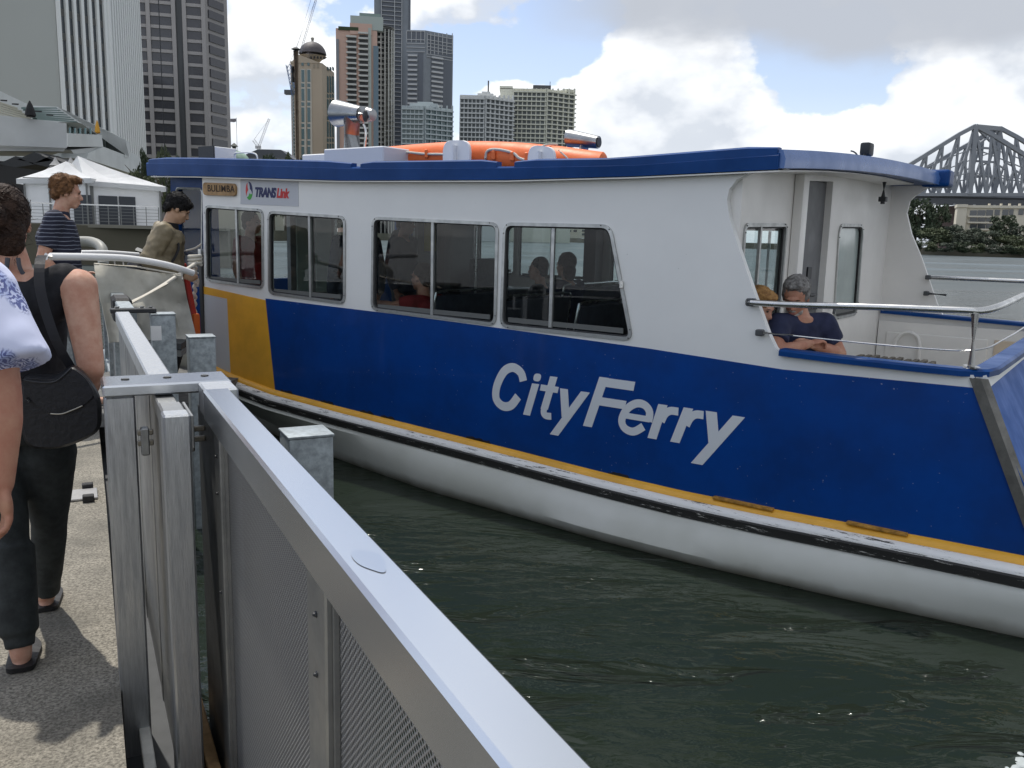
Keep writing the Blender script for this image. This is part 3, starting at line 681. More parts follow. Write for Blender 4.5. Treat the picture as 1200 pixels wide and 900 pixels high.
tubeo('hoist_rope', DGREY, t, [at(337, 80, 260)-og, at(372, -6, 260)-og], .04, 4); tubeo('stay', DGREY, t, [at(346, 62, 260)-og, at(366, -6, 260)-og], .04, 4)
ub('counterweight', mat('crane_weight', (.15, .16, .17), .7), t, at(333, 110, 260)-og, V((2.6, 0, 0)), V((0, 2, 0)), V((0, 0, 1.2)))
og = at(349, 195, 30); 
t = thing('timber_pole', 'slim brown wooden pole with a small cap rising behind the ferry roof', 'pole', V((og.x, og.y, 0)))
zt = at(349, 56, 30).z; tubeo('shaft', mat('brown_pole', (.16, .115, .075), .8, var=.3, vscale=2), t, [(0, 0, -1), (0, 0, zt-.1)], [.11, .085], 10)
tubeo('cap', DGREY, t, [(0, 0, zt-.12), (0, 0, zt-.05), (0, 0, zt+.02)], [.1, .16, .05], 10); tubeo('fitting', DGREY, t, [(-.12, 0, zt-1.1), (-.12, 0, zt-.6)], .06, 6)
og = at(193.5, 186, 40)
t = thing('flag_mast', 'thin black mast crossing the gridded tower left of the ferry roof', 'mast', V((og.x, og.y, 0)))
tubeo('shaft', DARK, t, [(0, 0, 0), (0, 0, at(194, -10, 40).z)], .022, 6)

# ------------------------------------------------------------ bridge
ST_ = mat('bridge_steel', (.23, .25, .28), .7, var=.1, vscale=.05)
og = at(1140, 228, 600)
t = thing('truss_bridge', 'grey steel cantilever truss bridge over the river at right', 'bridge', og)
def beam(name, a, b, w_):
    a = V(a); b = V(b); d = b-a; x, y = frame_axes(d)
    ub(name, ST_, t, a-x*w_/2-y*w_/2-og, d, x*w_, y*w_)
for (xp, ytop, Y, ybase, lx, sl, sr) in ((1143, 147.5, 600, 228, 19, .615, .62), (1171.5, 150, 640, 230, 19, .56, .62)):
    def top(k):
        x = xp+k*lx
        y = ytop+(abs(k)-.15)*lx*(sl if k < 0 else sr)*(1.0 if abs(k) < 1.5 else 1.0)
        if k == 0: y = ytop
        return x, min(y, ybase-3)
    ks = range(-5, 9) if Y == 600 else range(-5, 8)
    ks = [k for k in ks if top(k)[1] < ybase-3.5]
    for k in ks:
        x, y = top(k); a = at(x, y, Y); b = at(x-7*(abs(y-ybase)/80)*1.0+0, ybase, Y)
        beam('post' if k else 'tower_post', a, b, 3.0 if k == 0 else 1.3)
        if k+1 in ks:
            x2, y2 = top(k+1); c = at(x2, y2, Y); xb2 = x2-7*(abs(y2-ybase)/80); d = at(xb2, ybase, Y); mb = at((x+x2)/2-4, (y+y2)/2*.42+ybase*.58, Y)
            beam('top_chord', a, c, 2.6); beam('bottom_chord', b, d, 2.2)
            if k < 0: beam('diagonal', c, b, 1.7); beam('sub_diagonal', a.lerp(b, .5), b.lerp(c, .5), 1.0); beam('sub_diagonal', b.lerp(c, .5), d, 1.2)
            else: beam('diagonal', a, d, 1.7); beam('sub_diagonal', c.lerp(d, .5), a.lerp(d, .5), 1.0); beam('sub_diagonal', a.lerp(d, .5), b, 1.2)
            beam('strut', a.lerp(b, .33), c.lerp(d, .33), .7); beam('strut', a.lerp(b, .68), c.lerp(d, .68), .7)
a = at(1143, 148.5, 600); b = at(1171.5, 151, 640); beam('portal_strut', a, b, 3.0)
for f in (.3, .5, .72): beam('cross_strut', a.lerp(at(1136, 228, 600), f), b.lerp(at(1165, 229, 640), f), 1.4)
beam('cross_brace', a, b.lerp(at(1165, 229, 640), .3), 1.3); beam('cross_brace', b, a.lerp(at(1136, 228, 600), .3), 1.3)
for nm, y0, y1, Y in (('deck_girder', 229, 239.5, 600), ('deck_girder', 228, 236, 640)):
    p0 = at(1000, y0+1-3.0, Y); p1 = at(1330, y0+5.5, Y); h = at(1140, y0, Y).z-at(1140, y1, Y).z
    ub(nm, mat('girder_steel', (.075, .082, .095), .7), t, p0-V((0, 0, h))-og, p1-p0, V((0, 4, 0)), V((0, 0, h)))
p0 = at(1000, 227.5, 600); p1 = at(1330, 235.5, 600); ub('roadway', DGREY, t, p0-og-V((0, 0, 1.2)), p1-p0, V((0, 42, 0)), V((0, 0, 1.2)))
for k in range(10):
    p = p0.lerp(p1, (k+3)/14); ub('bearing', LN, t, p-og+V((0, -.3, -5.5)), V((1.6, 0, 0)), V((0, .3, 0)), V((0, 0, .6)))
p = at(1140, 241, 600); ub('pier', mat('pier_brick', (.13, .09, .085), .8), t, V((p.x-4, 600, 0))-og, V((9, 0, 0)), V((0, 40, 0)), V((0, 0, p.z+.5)))

# ------------------------------------------------------------ cream building on the far bank, and houses seen through the cabin
CW = mat('cream_render', (.62, .58, .48), .8, var=.05, vscale=.1)
A = Facade(1122, 270, 1215, 262, 262); og = A.P(0, 2)
t = thing('apartment_block', 'cream apartment block among trees under the bridge', 'building', og)
A.px('wall', CW, t, 1134, 1215, 243, 292, -12, 0, og); A.px('stair_tower', CW, t, 1122, 1133.5, 243, 275, -7, .8, og); A.px('tower_cap', CW, t, 1121.4, 1134.2, 239.5, 243, -7, 1.2, og)
for y, yb in ((246.5, 253), (255, 260), (262.5, 268)):
    for k, (a, b) in enumerate(((1137, 1145), (1146, 1155), (1156, 1164), (1166, 1172), (1175, 1182), (1183, 1188), (1194, 1200), (1202, 1208))):
        if y > 250 and k > 2: continue
        A.px('window', GLASSB, t, a, b, y-(k*.25), yb-(k*.2), .02, .2, og)
    A.px('balcony_rail', CW, t, 1134, 1166, yb-.2, yb+1.6, .2, 1.4, og)
A.px('parapet', CW, t, 1134, 1215, 240.5, 243.5, -2, .6, og)
for x in (1160, 1174, 1184, 1196): A.px('chimney', CW, t, x, x+2.5, 238, 241, -4, -3, og)
for (x0, x1, y0, Y, lab, n_) in ((608, 650, 262, 500, 'low pale riverside house on the far bank, seen through the cabin', 4), (636, 680, 259, 495, 'white gridded apartment block on the far bank seen through the last window', 6), (680, 730, 263, 490, 'long pale house at the water seen past the cabin pillar', 5), (530, 585, 263, 510, 'pale block on the far bank seen through the third window', 5)):
    A = Facade(x0, Y, x1, Y-4, 270); og = A.P(0, 2)
    t = thing('far_house', lab, 'building', og); A.px('wall', CW, t, x0, x1, y0, 279, -10, 0, og)
    for k in range(n_):
        for j in range(3):
            x = x0+2+(x1-x0-3)*k/n_; A.px('window', GLASSB, t, x, x+(x1-x0)/n_*.55, y0+2+j*4.2, y0+4.4+j*4.2, .02, .3, og)

# ------------------------------------------------------------ trees
LEAF = {}
def leaf_mat(nm, c1, c2):
    m = mat(nm, c1, .75, var=.5, vscale=.9, col2=c2); return m
LM = [leaf_mat('foliage_dark', (.062, .085, .045), (.032, .048, .026)), leaf_mat('foliage_olive', (.11, .13, .065), (.055, .075, .04)), leaf_mat('foliage_grey', (.10, .12, .085), (.05, .066, .048))]
BARK = mat('bark', (.10, .08, .06), .9, var=.3, vscale=3)
def crown_mesh(seed, nclump=34, per=95, leaf=.062):
    rnd = random.Random(seed); bm = bmesh.new()
    for c in range(nclump):
        th = rnd.uniform(0, 2*math.pi); rr = math.sqrt(rnd.random())*.72; hz = rnd.uniform(-.55, .75); k = math.sqrt(max(.08, 1-(hz/.95)**2))
        cx, cy, cz = math.cos(th)*rr*k, math.sin(th)*rr*k, hz; cr = rnd.uniform(.2, .36)
        for i in range(per):
            d = V((rnd.gauss(0, 1), rnd.gauss(0, 1), rnd.gauss(0, 1))).normalized()*cr*rnd.uniform(.55, 1.05); d.z *= .7
            p = V((cx, cy, cz))+d; s = leaf*rnd.uniform(.6, 1.5)
            a = V((rnd.gauss(0, 1), rnd.gauss(0, 1), rnd.gauss(0, 1))).normalized(); b = a.cross(V((rnd.gauss(0, 1), rnd.gauss(0, 1), rnd.gauss(0, 1)))).normalized()
            bm.faces.new([bm.verts.new(p+a*s), bm.verts.new(p+b*s*.6), bm.verts.new(p-a*s), bm.verts.new(p-b*s*.6)])
    me = bpy.data.meshes.new('crown'); bm.to_mesh(me); bm.free(); return me
CM = {}
for mi in range(3):
    for s in range(2):
        me = crown_mesh(mi*10+s); me.materials.append(LM[mi]); CM[(mi, s)] = me
trunk_bm = bmesh.new(); tube(trunk_bm, [(0, 0, 0), (.01, 0, .3), (0, .02, .55), (.02, 0, .8)], [.035, .026, .018, .006], 7)
for a_ in range(5):
    th = a_*1.3; tube(trunk_bm, [(0, 0, .3+a_*.06), (math.cos(th)*.13, math.sin(th)*.13, .5+a_*.05), (math.cos(th)*.24, math.sin(th)*.24, .66+a_*.04)], [.014, .009, .003], 5)
trunk_me = bpy.data.meshes.new('trunk'); trunk_bm.to_mesh(trunk_me); trunk_bm.free(); trunk_me.materials.append(BARK)
def tree(px, ytop, Y, wpx, mi, label, zb=2.0, group=None, name='tree'):
    top_ = at(px, ytop, Y); h = top_.z-zb; r = wpx*Y/2000
    t = thing(name, label, 'tree', (top_.x, top_.y, zb), random.uniform(0, 6), group)
    o = link('trunk', trunk_me, None, t); o.scale = (h*.9, h*.9, h*.95)
    o = link('crown', CM[(mi, random.randint(0, 1))], None, t); o.scale = (r, r, h*.5); o.location = (0, 0, h*.52)
    return t
def bush(px, ytop, Y, wpx, mi, label, zb=0.6, group=None):
    top_ = at(px, ytop, Y); h = top_.z-zb; r = wpx*Y/2000
    t = thing('bush', label, 'bush', (top_.x, top_.y, zb), random.uniform(0, 6), group)
    o = link('foliage', CM[(mi, random.randint(0, 1))], None, t); o.scale = (r, r*.8, h*.56); o.location = (0, 0, h*.48)
g = 'trees on the far bank under the bridge'
for i, (px, yt, Y, w_, mi, lab) in enumerate([
    (1078, 231, 246, 46, 0, 'tall dark tree at the left end of the far bank, beside the cabin wing'),
    (1100, 238, 242, 34, 0, 'dark tree just left of the cream block, under the bridge deck'),
    (1058, 236, 250, 40, 0, 'dark tree mostly hidden behind the stern wing of the ferry'),
    (1118, 263, 238, 28, 2, 'greyish tree in front of the cream stair tower'),
    (1097, 266, 234, 44, 1, 'low olive tree with pale gaps near the water at left'),
    (1141, 266, 234, 30, 2, 'grey green tree below the balconies of the cream block'),
    (1176, 251, 236, 38, 0, 'rounded dark tree standing in front of the cream block'),
    (1202, 262, 232, 40, 2, 'grey green tree at the right edge of the frame'),
    (1158, 270, 230, 36, 2, 'low grey green tree between the two rounded dark ones'),
    (1185, 275, 228, 36, 1, 'low olive tree near the water at right'),
    (1126, 272, 232, 36, 2, 'mid height greyish tree near the water in the middle')]):
    tree(px, yt, Y, w_, mi, lab, group=g)
g = 'mangrove bushes along the far waterline'
for i, px in enumerate((1074, 1092, 1110, 1128, 1147, 1166, 1184, 1203)):
    bush(px, 283+i*.6+random.uniform(-2, 2), 227-i*1.5, 26, i % 3, ['leftmost mangrove bush at the far waterline', 'second mangrove bush from the left at the waterline', 'third mangrove bush from the left at the waterline', 'mangrove bush below the cream stair tower', 'mangrove bush below the cream balconies', 'mangrove bush under the rounded dark tree', 'second mangrove bush from the right edge', 'mangrove bush at the right edge of the frame'][i], group=g)
g = 'trees behind the ferry roof'
for px, yt, Y, w_, mi, lab in ((318, 178, 150, 30, 0, 'dark leafy tree left of the brown pole above the ferry roof'), (334, 176, 155, 26, 1, 'green tree next to the brown pole above the ferry roof'), (354, 181, 150, 22, 0, 'dark tree right of the brown pole above the ferry roof'),
                           (192, 171, 70, 26, 1, 'olive tree at the foot of the gridded tower'), (166, 173, 75, 20, 0, 'dark shrub like tree at the foot of the finned tower'), (208, 180, 70, 14, 2, 'small greyish tree beside the ferry roof corner')):
    tree(px, yt, Y, w_, mi, lab, group=g)
for px, yt, w_, lab in ((158, 199, 22, 'left part of the clipped hedge above the marquee roof'), (175, 205, 22, 'right part of the clipped hedge above the marquee roof')):
    bush(px, yt, 62, w_, 1, lab, zb=4.0, group='hedges above the marquee')
g = 'trees far away seen through the cabin windows'
for px, yt, Y, w_, lab in ((372, 240, 170, 34, 'dark tree seen through the second window, left'), (392, 244, 172, 34, 'dark tree seen through the second window, right'), (410, 246, 175, 34, 'dark tree hidden behind the pillar between windows two and three'), (565, 262, 480, 26, 'small far tree seen through the third window'), (612, 268, 470, 14, 'small far tree at the left of the last window'), (660, 270, 470, 14, 'small far tree in front of the gridded block in the last window')):
    tree(px, yt, Y, w_, 0, lab, group=g)
# ============================================================ FERRY  (local frame: x aft, y towards the far side, z up)
FO = V((-1.53375674, 7.33800494, 0)); FZ = R(-36.256547)
ferry = thing('passenger_ferry', 'white and blue passenger ferry with a yellow stripe moored beside the pontoon', 'ferry', FO, FZ)
W = 3.7
def fp(name, m, bm, par=None, smooth=False): return fin(bm, name, m, par or ferry, smooth)
def interp(tab, s):
    if s <= tab[0][0]: return tab[0][1]
    for (a, va), (b, vb) in zip(tab, tab[1:]):
        if s <= b:
            f = (s-a)/(b-a); return va+(vb-va)*f
    return tab[-1][1]
ROOFB_T = [(-2.7, 2.52), (-1.88, 2.50), (.14, 2.425), (1.85, 2.40), (2.88, 2.405), (3.79, 2.425)]
ROOFT_T = [(-2.7, 2.65), (-1.82, 2.62), (.4, 2.52), (2.69, 2.475), (3.8, 2.515)]
YEL_T = [(-1.95, .69), (-1.5, .610), (-1.11, .565), (-.85, .535), (.07, .495), (1.07, .462), (1.93, .434), (2.67, .405), (3.31, .393), (3.88, .398), (4.38, .412), (4.83, .424), (5.4, .434)]
# near side plate with window openings, the wing cut-out and the low side of the stern well
w1 = [(-1.83, 2.218), (-.95, 2.18), (-.97, 1.466), (-1.855, 1.50)]
w2 = [(-.87, 2.165), (.13, 2.127), (.12, 1.40), (-.89, 1.428)]
w3 = [(.46, 2.123), (1.74, 2.092), (1.74, 1.350), (.445, 1.374)]
w4 = [(1.80, 2.092), (2.68, 2.088), (2.885, 1.345), (1.79, 1.345)]
WINS = [rpoly(w, .07) for w in (w1, w2, w3, w4)]
outer = [(-1.92, .62), (-1.87, 2.52)] + [(s, z+.02) for s, z in ROOFB_T[2:]] + [(3.83, 2.425), (3.70, 2.425), (3.60, 2.405), (3.53, 2.37), (3.487, 2.315), (3.478, 2.25), (3.50, 2.15), (3.58, 1.95), (3.69, 1.70), (3.80, 1.46), (3.845, 1.385), (3.90, 1.345), (4.905, 1.345)] + [(5.215, .66), (5.33, .40)] + [(s, z-.02) for s, z in YEL_T[::-1] if -1.9 < s < 5.3]
SD = .05
bm = bmesh.new(); plate(bm, outer, WINS, lambda u, v, w_: (u, w_*SD, v)); fp('side_wall', WHITE, bm)
# painted bands: thin skins of paint proud of the plate
def skin(name, pts, m, off=.004, par=None):
    bm = bmesh.new(); prism(bm, [(s, -off, z) for s, z in pts], (0, off-.0005, 0)); return fp(name, m, bm, par)
ytop = lambda s: interp(YEL_T, s)
def band(s0, s1, n=18): return [(s0+(s1-s0)*k/n) for k in range(n+1)]
skin('blue_panel', [(-.945, 1.378), (.77, 1.354), (1.89, 1.328), (3.0, 1.300), (3.9, 1.262), (4.90, 1.279), (4.945, 1.279), (5.215, .66), (5.325, .402)]+[(s, ytop(s)-.01) for s in band(5.25, -.835)], BLUE)
skin('yellow_panel', [(-1.905, 1.436), (-.948, 1.362), (-.838, .53)]+[(s, ytop(s)-.01) for s in band(-.845, -1.51, 5)]+[(-1.53, 1.338), (-1.905, 1.362)], YEL)
skin('white_panel', [(-1.905, 1.358), (-1.534, 1.334)]+[(s, ytop(s)-.01) for s in band(-1.514, -1.92, 5)], mat('silver_white', (.56, .58, .60), .4), .003)
# rub rail: yellow, white and worn black bands swept along the side and round the stern
def worn():
    m = bpy.data.materials.new('worn_black_fender'); m.use_nodes = True; nt = m.node_tree; b = nt.nodes['Principled BSDF']
    t = nt.nodes.new('ShaderNodeTexCoord'); mp = nt.nodes.new('ShaderNodeMapping'); mp.inputs['Scale'].default_value = (1.6, 1, 14)
    nt.links.new(t.outputs['Object'], mp.inputs[0]); n = nt.nodes.new('ShaderNodeTexNoise'); n.inputs['Scale'].default_value = 5; n.inputs['Detail'].default_value = 8; n.inputs['Roughness'].default_value = .75
    nt.links.new(mp.outputs[0], n.inputs[0])
    c = mixc(nt, ramp(nt, n.outputs[0], [(.60, 0.0), (.62, 1.0)]), (.014, .014, .013), (.55, .54, .5)); nt.links.new(c, b.inputs['Base Color']); b.inputs['Roughness'].default_value = .6
    return m
def scuffed():
    m = bpy.data.materials.new('scuffed_white_rail'); m.use_nodes = True; nt = m.node_tree; b = nt.nodes['Principled BSDF']
    t = nt.nodes.new('ShaderNodeTexCoord'); mp = nt.nodes.new('ShaderNodeMapping'); mp.inputs['Scale'].default_value = (1.2, 1, 22)
    nt.links.new(t.outputs['Object'], mp.inputs[0]); n = nt.nodes.new('ShaderNodeTexNoise'); n.inputs['Scale'].default_value = 4; n.inputs['Detail'].default_value = 9; n.inputs['Roughness'].default_value = .8
    nt.links.new(mp.outputs[0], n.inputs[0])
    c = mixc(nt, ramp(nt, n.outputs[0], [(.575, 0.0), (.60, 1.0)]), (.78, .78, .76), (.045, .042, .035)); nt.links.new(c, b.inputs['Base Color']); b.inputs['Roughness'].default_value = .45
    return m
def sternpath():                                                   # (s, t, outward dir) along the near side, round the transom corner and away
    P_ = []
    for k in range(60): s = -1.95+k*(5.30+1.95)/59; P_.append((s, 0.0, V((0, -1, 0))))
    for a_ in (25, 50, 75): P_.append((5.34+.06*math.sin(R(a_)), .06*(1-math.cos(R(a_))), V((math.sin(R(a_)), -math.cos(R(a_)), 0))))
    for t_ in (.15, 1.0, 2.0, 3.0, 3.6): P_.append((5.42, t_, V((1, 0, 0))))
    return P_
def jag(s): return .012*noise.noise(V((s*9, 3, 1)))+.012*noise.noise(V((s*27, 1, 5)))
def railsweep(name, m, prof, jtop=0, jbot=0):
    bm = bmesh.new(); rows = []
    for s, t_, d in sternpath():
        z0 = ytop(s); row = []
        for i, (o, dz) in enumerate(prof):
            j = 0
            row.append(bm.verts.new(V((s, t_, z0+dz+j))+d*o))
        rows.append(row)
    for a, b in zip(rows, rows[1:]):
        for i in range(len(prof)): bm.faces.new((a[i], b[i], b[(i+1) % len(prof)], a[(i+1) % len(prof)]))
    bm.faces.new(rows[0]); bm.faces.new(rows[-1][::-1]); return fp(name, m, bm, None, True)
railsweep('yellow_stripe', YEL, [(-.01, .004), (.012, .0), (.040, -.018), (.048, -.038), (-.01, -.040)])
railsweep('white_rail', scuffed(), [(-.01, -.041), (.050, -.039), (.078, -.052), (.090, -.068), (.092, -.082), (-.01, -.082)])
railsweep('black_fender', worn(), [(-.01, -.0825), (.093, -.083), (.102, -.092), (.102, -.138), (.090, -.148), (-.01, -.148)])
# hull below the rail
WLO = [(-2.2, .6), (-1.5, .32), (0, .04), (1.2, -.14), (2.05, -.18), (2.8, -.22), (3.45, -.21), (4.45, -.13), (5.4, -.02)]
bm = bmesh.new(); rows = []
for k in range(40):
    s = -2.0+k*7.38/39; z0 = ytop(s)-.146; wo = interp(WLO, s); q_ = min(-.085, wo*.5-.04)
    sec = [(-.085, z0), (q_-.02, z0-.03), (q_*.5+(wo-.045)*.5-.02, z0*.62), (wo-.045, z0*.30), (wo-.03, z0*.12), (wo, 0.0), (wo+.12, -.2), (wo+.4, -.5), (1.7, -.8)]
    rows.append([bm.verts.new((s, t_, z)) for t_, z in sec])
for a, b in zip(rows, rows[1:]):
    for i in range(len(a)-1): bm.faces.new((a[i], b[i], b[i+1], a[i+1]))
cr = [V(v.co) for v in rows[-1]]; last = rows[-1]
nxt = [bm.verts.new((5.46, .25, z.co.z)) for z in rows[-1][:-1]]+[bm.verts.new((5.3, 1.8, -.8))]
for i in range(len(last)-1): bm.faces.new((last[i], nxt[i], nxt[i+1], last[i+1]))
nn = [bm.verts.new((5.46, 3.6, z.co.z)) for z in nxt[:-1]]+[bm.verts.new((5.3, 3.5, -.8))]
for i in range(len(last)-1): bm.faces.new((nxt[i], nn[i], nn[i+1], nxt[i+1]))
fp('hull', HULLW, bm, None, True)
# bow: narrower flared continuation of the hull ahead of the cabin
bm = bmesh.new(); rows = []
for k in range(9):
    f = k/8; s = -1.95-2.9*f; cen = 1.85; half = 1.85*(1-f**2.2)+.02
    rows.append([bm.verts.new((s, cen-half, .72+.35*f)), bm.verts.new((s, cen-half*.96, .35+.3*f)), bm.verts.new((s, cen-half*.75, 0)), bm.verts.new((s, cen-half*.3, -.6)),
                 bm.verts.new((s, cen+half*.3, -.6)), bm.verts.new((s, cen+half*.75, 0)), bm.verts.new((s, cen+half, .72+.35*f))])
for a, b in zip(rows, rows[1:]):
    for i in range(6): bm.faces.new((a[i], b[i], b[i+1], a[i+1]))
    bm.faces.new((a[6], b[6], b[0], a[0]))
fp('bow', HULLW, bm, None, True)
# far side plate with its windows
fw = [[(-4.6, 2.2), (-3.6, 2.2), (-3.6, 1.62), (-4.6, 1.62)]]
fw = [rpoly(q, .06) for q in ([(-2.5, 2.16), (-1.55, 2.16), (-1.55, 1.5), (-2.5, 1.5)], [(-1.42, 2.16), (-.84, 2.16), (-.84, 1.52), (-1.42, 1.52)], [(-.78, 2.16), (.28, 2.155), (.30, 1.48), (-.78, 1.5)], [(.55, 2.155), (1.7, 2.15), (1.7, 1.46), (.55, 1.47)], [(1.85, 2.15), (3.0, 2.15), (3.0, 1.45), (1.85, 1.45)])]
outer2 = [(-2.6, .3), (-2.6, 2.60), (0, 2.57), (3.80, 2.56), (3.87, 2.55), (3.76, 2.47), (3.715, 2.42), (3.70, 2.31), (3.76, 2.12), (3.87, 1.90), (4.06, 1.45), (4.12, 1.36), (4.9, 1.33), (5.35, .3)]
bm = bmesh.new(); plate(bm, outer2, fw, lambda u, v, w_: (u, W+w_*SD, v)); fp('side_wall', WHITE2, bm)
# stern bulkhead with window, door opening and narrow window
bw = [rpoly([(.12, 2.11), (.87, 2.13), (.86, 1.46), (.12, 1.45)], .05)]
nw = rpoly([(2.10, 2.16), (2.81, 2.175), (2.86, 1.405), (2.17, 1.40)], .10)
dw = [(1.10, 2.44), (1.86, 2.48), (1.88, .62), (1.10, .62)]
bm = bmesh.new(); plate(bm, [(.05, .55), (.05, 2.43), (1.2, 2.53), (2.4, 2.57), (W, 2.56), (W, .55)], bw+[nw, dw], lambda u, v, w_: (3.55-w_*.05, u, v)); fp('bulkhead', WHITE2, bm)
boxo('side_return', WHITE2, ferry, 3.40, 3.548, .052, .075, .6, 2.41)
boxo('corner_post', WHITE2, ferry, 3.552, 3.62, .97, 1.09, .6, 2.475, .012)
# grey door, ajar inside its opening
dr = boxo('door', mat('door_grey', (.13, .134, .14), .5, var=.06), ferry, 3.455, 3.50, 1.105, 1.87, .64, 2.47, .006)
boxo('door_panel', mat('door_grey2', (.11, .113, .12), .5), dr, 3.501, 3.512, 1.16, 1.50, .8, 2.42)
hd = tubeo('handle', DARK, dr, [(3.50, 1.60, 1.62), (3.55, 1.60, 1.62), (3.55, 1.50, 1.62)], .014, 8)
boxo('lock_plate', DARK, dr, 3.501, 3.512, 1.55, 1.64, 1.74, 1.83); boxo('lock_plate', DARK, dr, 3.501, 3.512, 1.55, 1.64, 1.56, 1.66); boxo('push_bar', DARK, dr, 3.501, 3.53, 1.52, 1.80, 1.50, 1.53)
for a_ in (.9, 2.2): boxo('hinge', DARK, dr, 3.44, 3.47, 1.10, 1.13, a_, a_+.1)
# windows: alloy frame, panes, mullion
def window(pts, split, name='window', side='near', fw_=.017, glassm=GLASS, r=.07, name2='window'):
    if side == 'near': f = lambda u, v, d: (u, d, v)
    elif side == 'far': f = lambda u, v, d: (u, W+SD-d, v)
    else: f = lambda u, v, d: (3.55-d, u, v)
    t0 = -.012; bm = bmesh.new()
    ring = [V(p) for p in pts]; c = sum(ring, V((0, 0)))/len(ring)
    out_ = []; inn = []
    for i, p in enumerate(ring):
        a = ring[i-1]; b = ring[(i+1) % len(ring)]; d = (b-a).normalized(); nrm = V((d.y, -d.x))
        if nrm.dot(p-c) < 0: nrm = -nrm
        out_.append(p+nrm*fw_*.5); inn.append(p-nrm*fw_*.9)
    A_ = [[bm.verts.new(f(p.x, p.y, d)) for p in q] for q, d in ((out_, t0), (inn, t0), (inn, .035), (out_, .0))]
    n = len(ring)
    for j in range(4):
        for i in range(n): bm.faces.new((A_[j][i], A_[j][(i+1) % n], A_[(j+1) % 4][(i+1) % n], A_[(j+1) % 4][i]))
    wn = fp(name2, FRAMEM, bm, None, True)
    bm = bmesh.new(); prism(bm, [f(p.x, p.y, .020) for p in inn], V(f(0, 0, .024))-V(f(0, 0, .020))); fin(bm, 'pane', glassm, wn)
    # dark seal inside the alloy
    bm = bmesh.new(); in2 = [p+(c-p).normalized()*.016 for p in inn]; A2 = [[bm.verts.new(f(p.x, p.y, d)) for p in q] for q, d in ((inn, .004), (in2, .006), (in2, .018), (inn, .018))]
    for j in range(4):
        for i in range(n): bm.faces.new((A2[j][i], A2[j][(i+1) % n], A2[(j+1) % 4][(i+1) % n], A2[(j+1) % 4][i]))
    fin(bm, 'seal', RUBBER, wn)
    zs = [p.y for p in inn]; lo, hi = min(zs), max(zs)
    for sp in split:
        bm = bmesh.new(); a = V(f(sp-.012, lo+.012, .000)); b = V(f(sp+.014, hi-.012, .018)); box(bm, *sorted((a.x, b.x)), *sorted((a.y, b.y)), *sorted((a.z, b.z))); fin(bm, 'mullion', FRAMEM, wn)
    bm = bmesh.new(); L_ = min(p.x for p in inn if p.y < lo+.15); R_ = max(p.x for p in inn if p.y < lo+.15); a = V(f(L_+.04, lo+.02, .006)); b = V(f(R_-.05, lo+.055, .018)); box(bm, *sorted((a.x, b.x)), *sorted((a.y, b.y)), *sorted((a.z, b.z))); fin(bm, 'sliding_track', mat('track_grey', (.12, .125, .12), .5), wn)
    for i in range(0, n, 3):
        p = ring[i]; bm = bmesh.new(); q = V(f(p.x, p.y, t0-.001)); cap_(bm, q, q+V(f(0, 0, -.002))-V(f(0, 0, 0)), .005, .004, 6); fin(bm, 'screw', DGREY, wn)
    return wn
for pts, sp in zip(WINS, ([-1.36], [-.33], [1.10], [2.22])): window(pts, sp)
for pts, sp in zip(fw, ([-2.0], [-1.1], [-.3], [1.1], [2.4])): window(pts, sp, side='far')
window(bw[0], [.42], side='aft'); window(nw, [], side='aft', glassm=mat('painted_reflection_pane', (.40, .47, .45), .12, spec=.8, var=.15, vscale=1.5))  # narrow pane: pale reflection of sky and water painted as its colour
# roof: cambered slab, fascia and lips
def camber(t_): f = t_/W; return .14*f + .16*f*(1-f)
bm = bmesh.new(); rows = []
SS = [-2.72, -2.66, -1.88, -1, .14, 1, 1.85, 2.88, 3.55, 3.80]; TT = [-.07, -.06, .4, .9, 1.5, 2.2, 2.9, 3.4, 3.83]
def aft(s, t_): return s + (.13*max(0, t_)/W if s > 3.7 else 0)
top = [[bm.verts.new((aft(s, t_), t_, interp(ROOFT_T, s)+camber(t_)-(.012 if t_ == -.07 else 0))) for t_ in TT] for s in SS]
bot = [[bm.verts.new((aft(s, t_), t_ if t_ > -.065 else -.065, interp(ROOFB_T, s)+camber(t_)*1.0)) for t_ in TT] for s in SS]
for G in (top, bot):
    for i in range(len(SS)-1):
        for j in range(len(TT)-1): bm.faces.new((G[i][j], G[i+1][j], G[i+1][j+1], G[i][j+1]))
for i in range(len(SS)-1):
    for j in (0, len(TT)-1): bm.faces.new((top[i][j], top[i+1][j], bot[i+1][j], bot[i][j]))
for j in range(len(TT)-1):
    for i in (0, len(SS)-1): bm.faces.new((top[i][j], top[i][j+1], bot[i][j+1], bot[i][j]))
fp('roof', ROOFB, bm, None, True)
bm = bmesh.new()
for i in range(len(SS)-2):                                         # white ceiling lining
    s0, s1 = SS[i+1], SS[i+2]
    for j in range(1, len(TT)-2):
        t0, t1 = TT[j], TT[j+1]; z = lambda s, t_: interp(ROOFB_T, s)+camber(t_)-.006
        hexa(bm, [(s0, t0, z(s0, t0)-.008), (s1, t0, z(s1, t0)-.008), (s1, t1, z(s1, t1)-.008), (s0, t1, z(s0, t1)-.008), (s0, t0, z(s0, t0)), (s1, t0, z(s1, t0)), (s1, t1, z(s1, t1)), (s0, t1, z(s0, t1))])
fp('ceiling', WHITE2, bm)
